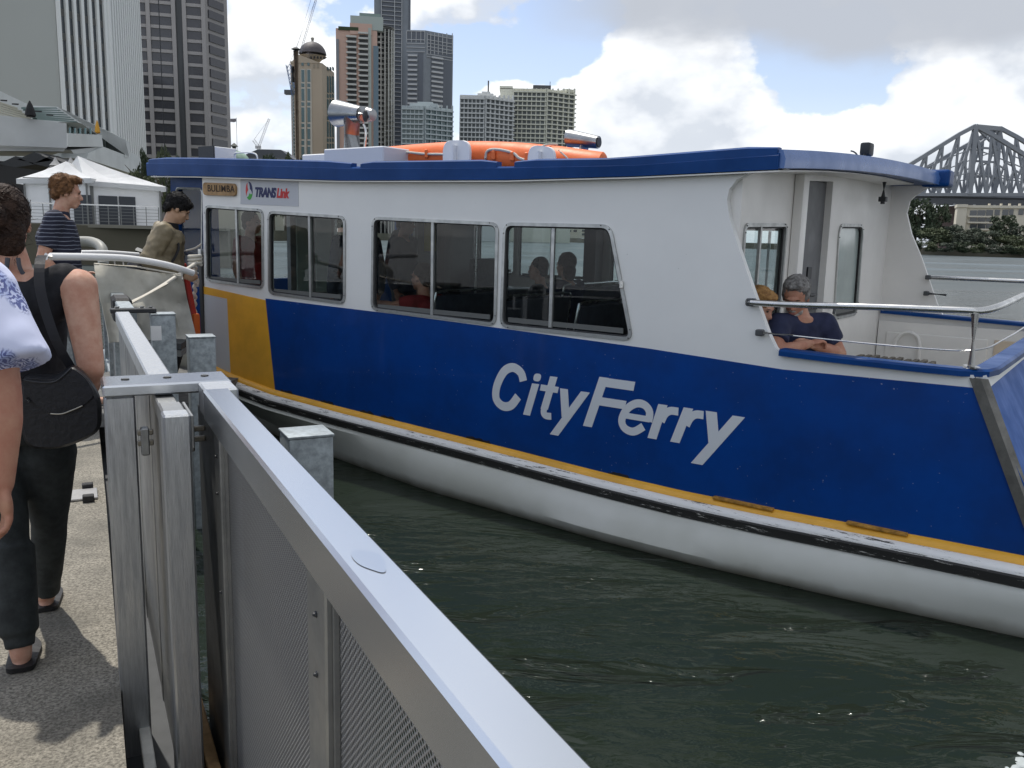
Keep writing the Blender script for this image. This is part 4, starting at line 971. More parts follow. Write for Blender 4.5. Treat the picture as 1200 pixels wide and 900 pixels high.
def lip(s0, s1, t_=-.03):
    bm = bmesh.new(); n = 10; rows = []
    for k in range(n+1):
        s = s0+(s1-s0)*k/n; z = interp(ROOFT_T, s); e = .045 if 0 < k < n else .03
        rows.append([bm.verts.new(q) for q in ((s, t_-.038, z-.02), (s, t_-.034, z+e*.75), (s, t_-.015, z+e), (s, t_+.03, z+e), (s, t_+.03, z-.02))])
    for a, b in zip(rows, rows[1:]):
        for i in range(5): bm.faces.new((a[i], b[i], b[(i+1) % 5], a[(i+1) % 5]))
    bm.faces.new(rows[0]); bm.faces.new(rows[-1][::-1]); return fp('roof_lip', ROOFB, bm, None, True)
lip(-2.68, .27); lip(.38, 1.76); lip(1.92, 3.79)
# aft fascia board, roof blue lightened with painted sky sheen, gently arched, with the dark rounded end at the far corner
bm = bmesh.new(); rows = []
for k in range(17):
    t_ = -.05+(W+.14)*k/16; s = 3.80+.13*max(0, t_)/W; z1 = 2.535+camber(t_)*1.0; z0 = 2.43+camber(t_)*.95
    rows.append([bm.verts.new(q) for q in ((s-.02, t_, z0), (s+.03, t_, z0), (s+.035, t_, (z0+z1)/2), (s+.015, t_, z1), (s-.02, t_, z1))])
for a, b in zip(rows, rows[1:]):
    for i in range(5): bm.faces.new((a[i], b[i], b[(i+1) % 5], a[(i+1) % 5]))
bm.faces.new(rows[0]); bm.faces.new(rows[-1][::-1]); fp('aft_fascia', SKYLIT, bm, None, True)
bm = bmesh.new(); box(bm, 3.80, 4.04, 3.66, 3.90, 2.545, 2.70); bevel(bm, .035, 3); fp('fascia_end', ROOFB, bm, None, True)
boxo('roof_vent', DARK, ferry, 3.62, 3.74, .55, .95, 2.475, 2.492)
tubeo('hook', DARK, ferry, [(3.66, 2.95, 2.55), (3.66, 2.95, 2.42), (3.66, 2.95, 2.36)], .018, 8); boxo('hook_plate', DARK, ferry, 3.63, 3.69, 2.92, 2.98, 2.38, 2.42)
# gunwale caps (blue) and stern well
def capstrip(name, pts, m, w_=.09, h=.045):
    bm = bmesh.new(); rows = []
    for i, p in enumerate(pts):
        p = V(p); d = (V(pts[min(i+1, len(pts)-1)])-V(pts[max(i-1, 0)])); d.z = 0; d.normalize(); n_ = V((d.y, -d.x, 0))
        rows.append([bm.verts.new(q) for q in (p+n_*w_*.5, p+n_*w_*.5+V((0, 0, h*.7)), p+n_*w_*.38+V((0, 0, h)), p-n_*w_*.38+V((0, 0, h)), p-n_*w_*.5+V((0, 0, h*.7)), p-n_*w_*.5)])
    for a, b in zip(rows, rows[1:]):
        for i in range(6): bm.faces.new((a[i], b[i], b[(i+1) % 6], a[(i+1) % 6]))
    bm.faces.new(rows[0]); bm.faces.new(rows[-1][::-1]); return fp(name, m, bm, None, True)
capstrip('gunwale_cap', [(3.88, .02, 1.345), (4.2, .02, 1.338), (4.6, .02, 1.335), (4.84, .03, 1.335), (4.92, .09, 1.335), (4.94, .2, 1.335), (4.95, 1.0, 1.335), (4.95, 2.0, 1.33), (4.95, 3.0, 1.325), (4.93, 3.6, 1.32)], ROOFB, .12, .04)
capstrip('gunwale_cap', [(3.57, 3.70, 1.37), (4.2, 3.70, 1.355), (4.9, 3.70, 1.335)], ROOFB, .12, .035)
bm = bmesh.new()                                                   # transom, leaning outwards to the water
prism(bm, [(4.925, .04, 1.335), (4.925, 3.64, 1.335), (4.948, 3.64, 1.272), (4.948, .04, 1.272)], (.035, 0, .012)); fp('transom_band', WHITE, bm)
bm = bmesh.new(); prism(bm, [(4.915, .0, 1.255), (4.915, W, 1.255), (5.40, W, .30), (5.40, .0, .30)], (.045, 0, .02)); fp('transom', mat('transom_blue', (.008, .10, .40), .42, var=.25, vscale=2.5, bump=.05, bscale=1.5, spec=.08), bm)
bm = bmesh.new(); a = V((4.925, -.012, 1.33)); b = V((5.345, -.012, .385)); d = b-a
hexa(bm, [a+V((-.035, -.004, 0)), a+V((.02, -.004, 0)), a+V((.05, .03, 0)), a+V((-.035, .02, 0)), b+V((-.035, -.004, 0)), b+V((.02, -.004, 0)), b+V((.05, .03, 0)), b+V((-.035, .02, 0))]); fp('stem_bar', mat('dark_steel_bar', (.20, .195, .18), .45, .8, var=.25, vscale=9), bm)
boxo('well_floor', MGREY, ferry, 3.50, 4.92, .05, W, .56, .62)
boxo('well_lining', WHITE2, ferry, 3.56, 4.9, W-.035, W-.004, .62, 1.30); boxo('well_lining', WHITE2, ferry, 4.86, 4.9, .06, W-.04, .62, 1.25)
boxo('well_lining', WHITE2, ferry, 3.9, 4.88, .052, .075, .62, 1.30)
BE = mat('beige_gelcoat', (.62, .52, .40), .5, var=.06)
boxo('locker_panel', BE, ferry, 4.55, 4.86, W-.05, W-.036, .7, 1.2, .006); boxo('locker_panel', WHITE2, ferry, 3.64, 4.5, W-.05, W-.036, .7, 1.2, .006)
tubeo('fill_pipe', WHITE2, ferry, bez([(3.95, W-.09, .7), (3.95, W-.09, 1.1), (3.89, W-.09, 1.2), (3.80, W-.09, 1.2), (3.74, W-.09, 1.12), (3.74, W-.09, 1.06)], 5), .016, 8)
for k in range(10):
    a_ = 3.68+k*.062; bm = bmesh.new(); box(bm, a_, a_+.038, 2.05, 2.62, 1.06+.004*(k % 3), 1.085+.004*(k % 3)); bevel(bm, .004, 1); fp('grating_slat', SLAT, bm)
boxo('grating_base', DGREY, ferry, 3.7, 4.28, 2.1, 2.58, .62, 1.058)
boxo('bench_seat', WHITE2, ferry, 3.56, 3.90, .08, 1.0, .62, 1.02, .02)
# rails at the stern well
R0 = (3.68, -.01, 1.648)
tubeo('hand_rail', STEEL, ferry, bez([(3.66, -.04, 1.648), (3.9, -.03, 1.650), (4.4, .0, 1.668), (4.80, .03, 1.678), (4.90, .07, 1.68), (4.96, .3, 1.70), (4.97, 1.2, 1.72), (4.97, 2.4, 1.73), (4.93, 3.55, 1.73), (4.8, 3.7, 1.73), (4.4, 3.7, 1.73), (3.96, 3.7, 1.728)], 5), .019, 10)
tubeo('stanchion', STEEL, ferry, [(4.875, .04, 1.665), (4.885, .05, 1.372)], .021, 12); tubeo('stanchion_foot', STEEL, ferry, [(4.885, .05, 1.374), (4.886, .05, 1.386)], .042, 14)
tubeo('stanchion', STEEL, ferry, [(4.95, 2.2, 1.71), (4.95, 2.2, 1.37)], .019, 10)
boxo('rail_bracket', DGREY, ferry, 3.66, 3.71, -.05, -.001, 1.625, 1.672, .006); boxo('rail_bracket', DGREY, ferry, 3.73, 3.775, -.05, -.001, 1.452, 1.49, .006)
tubeo('turnbuckle', STEEL, ferry, [(3.77, -.03, 1.472), (3.95, -.02, 1.471)], .008, 6); tubeo('guard_wire', STEEL, ferry, bez([(3.9, -.03, 1.472), (4.4, 0, 1.462), (4.87, .04, 1.47), (4.97, .6, 1.50), (4.98, 2.2, 1.52)], 6), .0045, 5)
for z in (1.728, 1.58): boxo('rail_bracket', DGREY, ferry, 3.93, 3.97, 3.63, 3.695, z-.02, z+.02, .005)
tubeo('shackle', DGREY, ferry, [(3.97, 3.66, 1.58), (4.12, 3.66, 1.575)], .012, 6)
boxo('window_latch', STEEL, ferry, 2.775, 2.80, -.022, -.002, 1.68, 1.73, .004)
tubeo('hook', DGREY, ferry, [(3.56, 2.05, 1.52), (3.60, 2.02, 1.50), (3.60, 2.0, 1.46)], .012, 6)
# deck light and aerial on the roof edge
tubeo('light_bracket', DARK, ferry, [(3.7, 2.06, 2.60), (3.70, 2.06, 2.66), (3.7, 2.10, 2.70)], .015, 6); bm = bmesh.new(); box(bm, 3.66, 3.74, 2.08, 2.21, 2.69, 2.79); bevel(bm, .02); fp('deck_light', DARK, bm, None, True)
tubeo('aerial', DARK, ferry, bez([(3.7, 1.95, 2.60), (3.7, 1.90, 2.67), (3.7, 1.80, 2.69), (3.7, 1.72, 2.69)], 4), .006, 5); tubeo('aerial', DARK, ferry, [(3.7, 1.88, 2.60), (3.7, 1.86, 2.68)], .006, 5)
# forward cabin end: blue side return with its window, blue front
outer3 = [(-2.66, .70), (-2.60, 2.54), (-1.925, 2.51), (-1.96, .62)]
fwin = rpoly([(-2.50, 2.40), (-2.05, 2.385), (-2.11, 1.55), (-2.50, 1.55)], .05)
bm = bmesh.new(); plate(bm, outer3, [fwin], lambda u, v, w_: (u, .12+w_*SD, v)); fp('fore_side', ROOFB, bm)
ring = [V(p) for p in fwin]; bm = bmesh.new(); prism(bm, [(p.x, .145, p.y) for p in ring], (0, .004, 0)); fp('fore_window', GLASS, bm)
fr = bmesh.new(); tube(fr, [(p.x, .117, p.y) for p in ring], .012, 6, closed=True); fp('fore_window_frame', FRAMEM, fr, None, True)
boxo('side_return', ROOFB, ferry, -1.925, -1.87, .052, .168, .62, 2.50)
boxo('door_post', mat('dark_post', (.05, .05, .05), .5), ferry, -1.955, -1.912, -.02, .05, .62, 1.74)
boxo('door_post', STEEL, ferry, -1.955, -1.912, -.02, .05, 1.742, 1.80)
fwo = [rpoly([(.5, 2.4), (1.75, 2.45), (1.75, 1.45), (.5, 1.45)], .05), rpoly([(1.9, 2.45), (3.4, 2.45), (3.4, 1.45), (1.9, 1.45)], .05)]
bm = bmesh.new(); plate(bm, [(.14, .7), (.14, 2.54), (1.8, 2.64), (W, 2.64), (W, .7)], fwo, lambda u, v, w_: (-2.60+w_*.04, u, v)); fp('front_wall', ROOFB, bm)
boxo('cabin_floor', MGREY, ferry, -2.6, 3.5, .06, W, .50, .56)
# interior: lining, partition with locker door, pillars, seats
boxo('partition', INT, ferry, -2.3, -2.24, 1.35, 2.05, .56, 2.42)
boxo('locker_door', mat('mint_grey', (.30, .38, .35), .5), ferry, -2.24, -2.22, 1.42, 1.66, 1.3, 2.15, .01); boxo('locker_door', mat('mint_grey', (.30, .38, .35), .5), ferry, -2.24, -2.22, 1.70, 1.95, 1.3, 2.15, .01)
boxo('helm_seat_back', SEATM, ferry, -.5, -.38, 2.4, 3.0, .9, 1.75, .03)
boxo('locker', DARK, ferry, -.52, -.1, 2.3, 3.2, .56, 1.42, .01)
boxo('helm_partition', DARK, ferry, -1.5, -1.45, 2.6, 3.66, .56, 2.5)
PIL = mat('pillar_dark', (.035, .04, .05), .5)
boxo('pillar', PIL, ferry, .30, .46, 3.52, 3.69, .56, 2.52); boxo('pillar', PIL, ferry, -.52, -.42, 1.9, 2.0, .56, 2.5)
tubeo('grab_pole', STEEL, ferry, [(.25, 1.6, .56), (.25, 1.6, 2.5)], .016, 8); tubeo('grab_pole', STEEL, ferry, [(-1.1, 1.0, .56), (-1.1, 1.0, 2.5)], .016, 8)
boxo('aft_lining', DARK, ferry, 3.44, 3.495, 1.92, 3.6, .56, 1.38); boxo('aft_lining', INT, ferry, 3.44, 3.495, .1, .98, .56, 1.4)
def seat(s, t0, t1):
    bm = bmesh.new(); hexa(bm, [(s, t0, 1.0), (s+.05, t0, 1.0), (s+.05, t1, 1.0), (s, t1, 1.0), (s+.07, t0, 1.50), (s+.11, t0, 1.50), (s+.11, t1, 1.50), (s+.07, t1, 1.50)]); bevel(bm, .015)
    o = fp('seat_back', SEATM, bm, None, True)
    tubeo('seat_rail', STEEL, o, bez([(s+.03, t0-.02, 1.05), (s+.09, t0-.02, 1.46), (s+.09, t0+.06, 1.53), (s+.09, (t0+t1)/2, 1.53), (s+.09, t1-.06, 1.53), (s+.09, t1+.02, 1.46), (s+.03, t1+.02, 1.05)], 4), .011, 8)
    boxo('seat_cushion', SEATM, ferry, s-.40, s-.01, t0, t1, .90, 1.0, .03)
    boxo('seat_leg', DGREY, ferry, s-.22, s-.16, (t0+t1)/2-.03, (t0+t1)/2+.03, .56, .9)
for s in (.75, 1.45, 2.15, 2.85): seat(s, .35, 1.30); seat(s, 2.3, 3.45)
# hanging yellow life jacket strap
o = boxo('life_jacket', mat('lj_yellow', (.45, .36, .05), .7), ferry, -1.445, -1.43, 2.70, 2.90, 1.80, 2.35, .006)
# writing: route board, operator sign, name on the side
def textmesh(name, txt, size, m, par, org, ux, uz, offset=0.0, shear=0.0, space=1.0, sx=1.0, thick=.0015):
    cu = bpy.data.curves.new('t', 'FONT'); cu.body = txt; cu.size = size; cu.offset = offset; cu.shear = shear; cu.extrude = thick; cu.space_character = space; cu.align_x = 'LEFT'
    o = bpy.data.objects.new('t', cu); TSC.collection.objects.link(o); dg = tdg()
    me = bpy.data.meshes.new_from_object(o.evaluated_get(dg)); bpy.data.objects.remove(o)
    ux = V(ux).normalized(); uz = V(uz).normalized(); nn_ = ux.cross(uz)
    for v in me.vertices: v.co = V(org)+ux*v.co.x*sx+uz*v.co.y+nn_*v.co.z
    me.materials.clear(); return link(name, me, m, par)
bo = rpoly([(-1.835, 2.437), (-1.325, 2.418), (-1.325, 2.305), (-1.835, 2.318)], .045)
bm = bmesh.new(); prism(bm, [(s, -.022, z) for s, z in bo], (0, .02, 0)); board = fp('route_board', WOODB, bm)
textmesh('lettering', 'BULIMBA', .088, mat('board_letters', (.035, .02, .012), .7), board, (-1.76, -.0235, 2.352), (1, 0, -.03), (0, 0, 1), .0005, space=1.08, sx=1.13)
bm = bmesh.new(); prism(bm, [(s, -.003, z) for s, z in [(-1.27, 2.458), (-.46, 2.422), (-.46, 2.211), (-1.28, 2.232)]], (0, .0025, 0)); sg = fp('operator_sign', mat('sign_grey', (.50, .52, .56), .45), bm)
textmesh('lettering', 'TRANS', .112, mat('letter_navy', (.01, .015, .09), .5), sg, (-1.065, -.0045, 2.302), (1, 0, -.035), (0, 0, 1), .006, .25, .94, .88)
textmesh('lettering', 'Link', .112, mat('letter_red', (.55, .03, .03), .5), sg, (-.755, -.0045, 2.291), (1, 0, -.035), (0, 0, 1), .005, .25, .98, .86)
def flat(name, m, par, pts, y=-.0045): bm = bmesh.new(); prism(bm, [(s, y, z) for s, z in pts], (0, .0015, 0)); return fin(bm, name, m, par)
LG = (-1.145, 2.352)
def sw(a0, a1, r0, r1, n=8):
    o_ = [(LG[0]+math.cos(R(a0+(a1-a0)*k/n))*r0*.62, LG[1]+math.sin(R(a0+(a1-a0)*k/n))*r0) for k in range(n+1)]
    i_ = [(LG[0]+math.cos(R(a0+(a1-a0)*k/n))*(r1*.3+(r0-r1*.3)*abs(1-2*k/n)**1.5)*.62, LG[1]+math.sin(R(a0+(a1-a0)*k/n))*(r1*.3+(r0-r1*.3)*abs(1-2*k/n)**1.5)) for k in range(n, -1, -1)][1:-1]
    return o_+i_
flat('logo_blade', MATS['letter_navy'], sg, sw(100, -25, .082, .075)); flat('logo_blade', mat('letter_red2', (.6, .05, .05), .5), sg, sw(215, 115, .082, .075)); flat('logo_blade', mat('logo_green', (.05, .35, .04), .5), sg, sw(345, 225, .082, .075))
# the big name, cut from strips
LET = mat('silver_letters', (.68, .71, .74), .35)
def ribbon(bm, pts, wd, k, n=6, smooth=True):
    P3 = [V((a, b, 0)) for a, b in pts]
    if smooth and len(P3) > 2: P3 = bez(P3, n)
    L_ = []; R_ = []
    for i, p in enumerate(P3):
        d = (P3[min(i+1, len(P3)-1)]-P3[max(i-1, 0)]).normalized(); nn_ = V((-d.y, d.x, 0)); L_.append(p+nn_*wd/2); R_.append(p-nn_*wd/2)
    y0 = -.0062-.0004*k
    top_ = [[bm.verts.new((q.x, y0, q.y)) for q in S_] for S_ in (L_, R_)]; bt = [[bm.verts.new((q.x, -.0045, q.y)) for q in S_] for S_ in (L_, R_)]
    for i in range(len(P3)-1):
        bm.faces.new((top_[0][i], top_[0][i+1], top_[1][i+1], top_[1][i])); bm.faces.new((bt[0][i], bt[0][i+1], bt[1][i+1], bt[1][i]))
        bm.faces.new((top_[0][i], top_[0][i+1], bt[0][i+1], bt[0][i])); bm.faces.new((top_[1][i], top_[1][i+1], bt[1][i+1], bt[1][i]))
    for i in (0, -1): bm.faces.new((top_[0][i], top_[1][i], bt[1][i], bt[0][i]))
def bar(bm, a, b, hw, k):                                          # slanted stroke with horizontal ends
    y0 = -.0062-.0004*k; prism(bm, [(a[0]-hw, y0, a[1]), (a[0]+hw, y0, a[1]), (b[0]+hw, y0, b[1]), (b[0]-hw, y0, b[1])], (0, .0017+.0004*k, 0))
def letter(fn): bm = bmesh.new(); fn(bm); return fp('letter', LET, bm)
def scal(p, c, f=1.0): return p
letter(lambda b: ribbon(b, [(2.008, .962), (1.982, 1.022), (1.91, 1.052), (1.83, 1.012), (1.768, .90), (1.762, .80), (1.822, .752), (1.90, .766), (1.964, .842)], .066, 0))
def L_i(b):
    bar(b, (2.118, .956), (2.045, .714), .031, 0); bm2 = rpoly([(2.105, 1.032), (2.168, 1.032), (2.155, .975), (2.092, .975)], .028); prism(b, [(s, -.0062, z) for s, z in bm2], (0, .0017, 0))
letter(L_i)
letter(lambda b: (bar(b, (2.273, 1.026), (2.20, .78), .031, 0), ribbon(b, [(2.203, .80), (2.196, .755), (2.215, .735), (2.262, .736)], .05, 1), bar(b, (2.243, .957), (2.233, .912), .076, 2)))
letter(lambda b: (bar(b, (2.362, .950), (2.385, .745), .033, 0), bar(b, (2.54, .95), (2.292, .604), .036, 1)))
letter(lambda b: (bar(b, (2.683, 1.070), (2.567, .709), .036, 0), bar(b, (2.805, 1.068), (2.795, 1.006), .118, 1), bar(b, (2.755, .930), (2.742, .872), .110, 2)))
letter(lambda b: (ribbon(b, [(3.036, .815), (3.040, .880), (3.00, .922), (2.935, .922), (2.868, .872), (2.836, .795), (2.862, .742), (2.93, .730), (3.00, .775)], .054, 0), bar(b, (2.955, .85), (2.948, .810), .095, 1)))
letter(lambda b: (bar(b, (3.134, .943), (3.068, .704), .033, 0), ribbon(b, [(3.128, .83), (3.152, .882), (3.19, .909), (3.246, .912)], .052, 1)))
letter(lambda b: (bar(b, (3.314, .945), (3.234, .706), .033, 0), ribbon(b, [(3.306, .83), (3.330, .882), (3.368, .911), (3.420, .914)], .052, 1)))
letter(lambda b: (bar(b, (3.47, .945), (3.503, .740), .037, 0), bar(b, (3.652, .94), (3.395, .590), .040, 1)))
# scuff marks and step pads at the stripe
for s0, s1 in ((3.53, 3.92), (4.35, 4.68)):
    bm = bmesh.new(); z = ytop((s0+s1)/2); box(bm, s0, s1, -.045, -.002, z-.004, z+.013); bevel(bm, .008); fp('step_pad', mat('step_brown', (.46, .23, .035), .7, var=.5, vscale=20), bm, None, True)
for s0 in (-.75, -.2, .55, 1.48, 1.55, 2.75, .3):
    bm = bmesh.new(); z = ytop(s0)+.004; prism(bm, [(s0+k*.022, -.0065, z+.016*noise.noise(V((s0+k, k*1.7, 2)))+.012) for k in range(8)]+[(s0+.17, -.0065, z-.012), (s0, -.0065, z-.012)], (0, .002, 0)); fp('scuff_mark', mat('scuff_dark', (.012, .012, .016), .8), bm)
# roof gear fixed to the ferry
zr = lambda s, t_: interp(ROOFT_T, s)+camber(t_)
LB = mat('light_box_white', (.8, .8, .8), .4)
bx = boxo('side_light_box', LB, ferry, -2.34, -2.095, .3, .56, 2.60, 2.815, .006); boxo('dark_screen', DARK, bx, -2.345, -2.09, .285, .30, 2.62, 2.818)
boxo('vent_plinth', LB, ferry, -1.20, -.84, .66, 1.25, 2.5, 2.735, .01); boxo('vent_plinth', mat('plinth_grey', (.60, .62, .66), .45), ferry, -.86, -.07, .64, 1.25, 2.5, 2.772, .01)
def cowl(cs, ct, z0, zc, L1, r1, r2, tilt=0, stub=True):
    if stub: tubeo('vent_stub', VENTM, ferry, [(cs+.03, ct, z0), (cs+.03, ct, zc)], .088, 20)
    a = V((cs-L1*.5, ct, zc+.03)); b = V((cs+L1*.5, ct, zc-.0)); d = (b-a).normalized()
    bm = bmesh.new(); tube(bm, [a-d*.005, a, a+d*.01, b], [r1*.92, r1*1.02, r1, r2], 26); fp('vent_cone', VENTM, bm, None, True)
    bm = bmesh.new(); tube(bm, [b, b+d*.012], [r2*1.06, r2*1.06], 26); fp('vent_collar', VENTM, bm, None, True)
    bm = bmesh.new(); tube(bm, [b+d*.012, b+d*.09, b+d*.15, b+d*.155], [r2*.96, r2*.93, r2*.72, r2*.2], 26); fp('vent_tip', VENTM, bm, None, True)
    bm = bmesh.new(); q = b+d*.075+V((.03, -r2*.80, -.02)); ell(bm, q, (.032, .02, .055)); fp('vent_opening', DARK, bm, None, True)
cowl(-.80, .92, 2.75, 3.11, .34, .125, .072)
tubeo('vent_foot', STEEL, ferry, bez([(-.62, .92, 3.03), (-.58, .92, 2.95), (-.60, .92, 2.78)], 4), .012, 6)
a = V((1.09, 1.9, 2.915)); b = V((1.41, 1.9, 2.865)); bm = bmesh.new(); tube(bm, [a-V((.01, 0, 0)), a, a+V((.02, 0, 0)), b, b+V((.004, 0, 0))], [.06, .080, .078, .056, .052], 26); fp('vent_cone', VENTM, bm, None, True)
tubeo('vent_stub', STEEL, ferry, [(1.26, 1.9, 2.6), (1.26, 1.9, 2.86)], .05, 16); bm = bmesh.new(); tube(bm, [b+V((.005, 0, 0)), b+V((.012, 0, 0))], .042, 20); fp('vent_opening', DGREY, bm)
# float cradles
for s0, s1, t_ in ((.50, .80, .80), (1.40, 1.66, .82)):
    z0 = zr(s0, t_)-.02; bm = bmesh.new(); o_ = rpoly([(s0, z0), (s0, 2.808 if s0 < 1 else 2.74), (s1, 2.80 if s0 < 1 else 2.71), (s1, z0)], [0, .09, .09, 0]); prism(bm, [(s, t_, z) for s, z in o_], (0, .03, 0)); bevel(bm, .004, 1); fp('float_cradle', LB, bm, None, True)
    boxo('cradle_web', LB, ferry, (s0+s1)/2-.01, (s0+s1)/2+.01, t_-.05, t_-.002, z0, 2.76 if s0 < 1 else 2.68)
tubeo('roof_rail', WHITE, ferry, bez([(-2.05, .5, 2.62), (-2.05, .5, 2.75), (-1.95, .5, 2.765), (-1.75, .5, 2.755), (-1.68, .5, 2.72), (-1.68, .5, 2.62)], 4), .008, 6)
# buoyant float: a long orange raft lying on the roof, lashed with rope
fl = thing('life_float', 'long orange life float with looped grab rope lying on the ferry roof', 'life raft', FO, FZ)
bm = bmesh.new(); tube(bm, bez([(-.75, 1.13, 2.69), (-.3, 1.10, 2.70), (.4, 1.08, 2.705), (.95, 1.08, 2.68), (1.45, 1.08, 2.63), (1.8, 1.10, 2.58), (1.95, 1.13, 2.56)], 6), [.08]+[.128]*34+[.11, .07], 20); fin(bm, 'float', ORANGE, fl, True)
tubeo('float', ORANGE, fl, bez([(-.75, 1.65, 2.71), (.2, 1.7, 2.73), (.9, 1.68, 2.70), (1.25, 1.6, 2.67)], 6), .12, 16)
def gr(s, dz=0): return (s, 1.08-.135, interp([(-.75, 2.69), (.4, 2.705), (1.5, 2.62), (2.2, 2.56)], s)+.03+dz)
rp = bez([gr(-.55, .03), gr(-.3, .045), gr(-.1, .02), gr(.15, -.01), gr(.42, -.03), gr(.47, -.09)], 6); tubeo('grab_rope', ROPE, fl, rp, .011, 7)
rp = bez([gr(.86, -.05), gr(.88, .02), gr(.98, .04), gr(1.15, .02), gr(1.22, -.02), gr(1.30, -.03), gr(1.36, .02)], 6); tubeo('grab_rope', ROPE, fl, rp, .012, 7)
tubeo('lashing', ROPE, fl, bez([(1.42, .93, 2.50), (1.38, .93, 2.60), (1.44, .97, 2.74), (1.5, 1.1, 2.765)], 5), .008, 6); tubeo('lashing', ROPE, fl, bez([(1.62, .94, 2.70), (1.72, .94, 2.62), (1.75, .94, 2.55)], 4), .007, 6)
for s in (.18, .44, .95, 1.15, 1.3): boxo('rope_loop', ORANGE, fl, s-.02, s+.02, .93, .95, gr(s)[2]-.05, gr(s)[2]+.03, .008)
# --- stern wash: white foam by the transom
bm = bmesh.new(); rnd = random.Random(3)
for k in range(650):
    f = rnd.random(); p = V((5.36+abs(rnd.gauss(0, .26))-.05*rnd.random()+f*.25, -1.7+f*1.5+rnd.gauss(0, .06), .0)); s = rnd.uniform(.004, .016)
    ell(bm, p+V((0, 0, s*.1)), (s*rnd.uniform(1, 2.2), s*rnd.uniform(1, 1.8), s*.5), Matrix.Rotation(rnd.uniform(0, 3), 3, 'Z'), 6, 4)
o = fin(bm, 'foam', mat('foam_white', (.40, .44, .44), .6), None, True); o.location = FO; o.rotation_euler = (0, 0, FZ); o['kind'] = 'stuff'

# ============================================================ BOW GATE AREA: gangway rails, canvas, ropes
gw = thing('gangway', 'gangway with white tube rails and a dirty canvas screen leading to the ferry bow', 'gangway', (-3.2, 7.0, .45))
G0 = V((-3.2, 7.0, .45)); RW_ = mat('rail_white', (.80, .80, .80), .3, var=.05)
def gl(p): return V(p)-G0
tubeo('hand_rail', RW_, gw, bez([gl(at(54, 300.5, 6.3)), gl(at(100, 301, 6.55)), gl(at(150, 303, 6.8)), gl(at(195, 310.5, 7.0)), gl(at(226, 320, 7.2))], 6), .027, 12)
tubeo('hand_rail', RW_, gw, bez([gl(at(90, 296.5, 8.0)), gl(at(125, 296.5, 8.2)), gl(at(162, 299, 8.5))], 5), .026, 12)
tubeo('bent_rail', mat('rail_grey', (.30, .30, .27), .5), gw, bez([gl(at(86, 283, 9.6)), gl(at(104, 283, 9.6)), gl(at(114, 286, 9.5)), gl(at(120, 293, 9.4)), gl(at(121, 310, 9.3))], 6), .055, 12)
bm = bmesh.new(); prism(bm, [gl(p) for p in ((-4.6, 6.2, .45), (-3.9, 9.3, .45), (-2.6, 8.7, .5), (-2.75, 6.6, .45))], (0, 0, .1)); fin(bm, 'walkway', mat('walkway_grey', (.15, .15, .145), .8, var=.3, vscale=20), gw)
# canvas screen with folds
bm = bmesh.new(); n1_, n2_ = 26, 16; tl = at(110, 309, 6.7); tr = at(213, 323, 7.05); bl = at(128, 402, 6.5); br = at(231, 398, 7.15); g_ = []
for j in range(n2_+1):
    row = []
    for i in range(n1_+1):
        u = i/n1_; v = j/n2_; p = tl.lerp(tr, u).lerp(bl.lerp(br, u), v); d = .13*noise.noise(V((u*3.2+v*1.5, v*2.2-u*1.6, 3)))+.04*noise.noise(V((u*8, v*6, 1)))+.05*math.sin(u*9+v*6)*v*(1-v)*2
        row.append(bm.verts.new(gl(p)+V((.4, -.9, 0))*d))
    g_.append(row)
for j in range(n2_):
    for i in range(n1_): bm.faces.new((g_[j][i], g_[j][i+1], g_[j+1][i+1], g_[j+1][i]))
bmesh.ops.recalc_face_normals(bm, faces=bm.faces[:]); bmesh.ops.solidify(bm, geom=bm.faces[:], thickness=.006); fin(bm, 'canvas_screen', CANVAS, gw, True)
tubeo('canvas_hem', ROPE, gw, [gl(at(110, 309, 6.7)), gl(at(160, 312.5, 6.86)), gl(at(213, 322, 7.03))], .008, 6)
for x, y in ((134, 305), (144, 305), (213, 321)): tubeo('canvas_tie', DGREY, gw, [gl(at(x, y, 6.9)), gl(at(x+1, y+7, 6.85))], .006, 5)
ub('gangway_beam', DGREY, gw, gl(at(150, 406, 6.7)), at(206, 408, 7.0)-at(150, 406, 6.7), V((.2, .4, 0)), V((0, 0, .05)))
ub('gangway_beam', MGREY, gw, gl(at(150, 414, 6.7)), at(206, 416, 7.0)-at(150, 414, 6.7), V((.2, .4, 0)), V((0, 0, .05)))
tubeo('support_leg', MGREY, gw, [gl(at(197, 330, 7.6)), gl(at(213, 350, 7.6))], .03, 8)
# orange-red life ring case behind the canvas
o = boxo('fire_box', mat('red_panel', (.42, .03, .02), .5, var=.2), None, -.06, .06, -.03, .03, 0, .55, .01); p = at(225, 372, 7.9); o.location = (p.x, p.y, p.z-.05); o.rotation_euler = (0, R(-14), R(-30)); tag(o, 'slim red panel standing behind the canvas screen at the ferry gate', 'panel')
o = boxo('orange_bag', mat('orange_panel', (.65, .14, .03), .6, var=.2), None, -.05, .05, -.04, .04, 0, .28, .03); p = at(232, 402, 7.9); o.location = (p.x-.03, p.y, p.z); o.rotation_euler = (0, 0, R(-30)); tag(o, 'small orange bag low behind the hanging rope at the ferry gate', 'bag')
rt = thing('mooring_rope', 'white mooring rope stretched from the fence to the ferry bow post', 'rope', (0, 0, 0))
A_ = at(147, 358, 6.1); B_ = at(233, 306, 7.5)
tubeo('taut_rope', ROPE, rt, [A_, A_.lerp(B_, .5)-V((0, 0, .02)), B_], .016, 8)
for k in range(3): q = B_+V((-.02, -.03, -.03+.03*k)); tubeo('rope_turn', ROPE, rt, [q+V((math.cos(a_*.7)*.05, math.sin(a_*.7)*.05, a_*.002)) for a_ in range(10)], .014, 6)
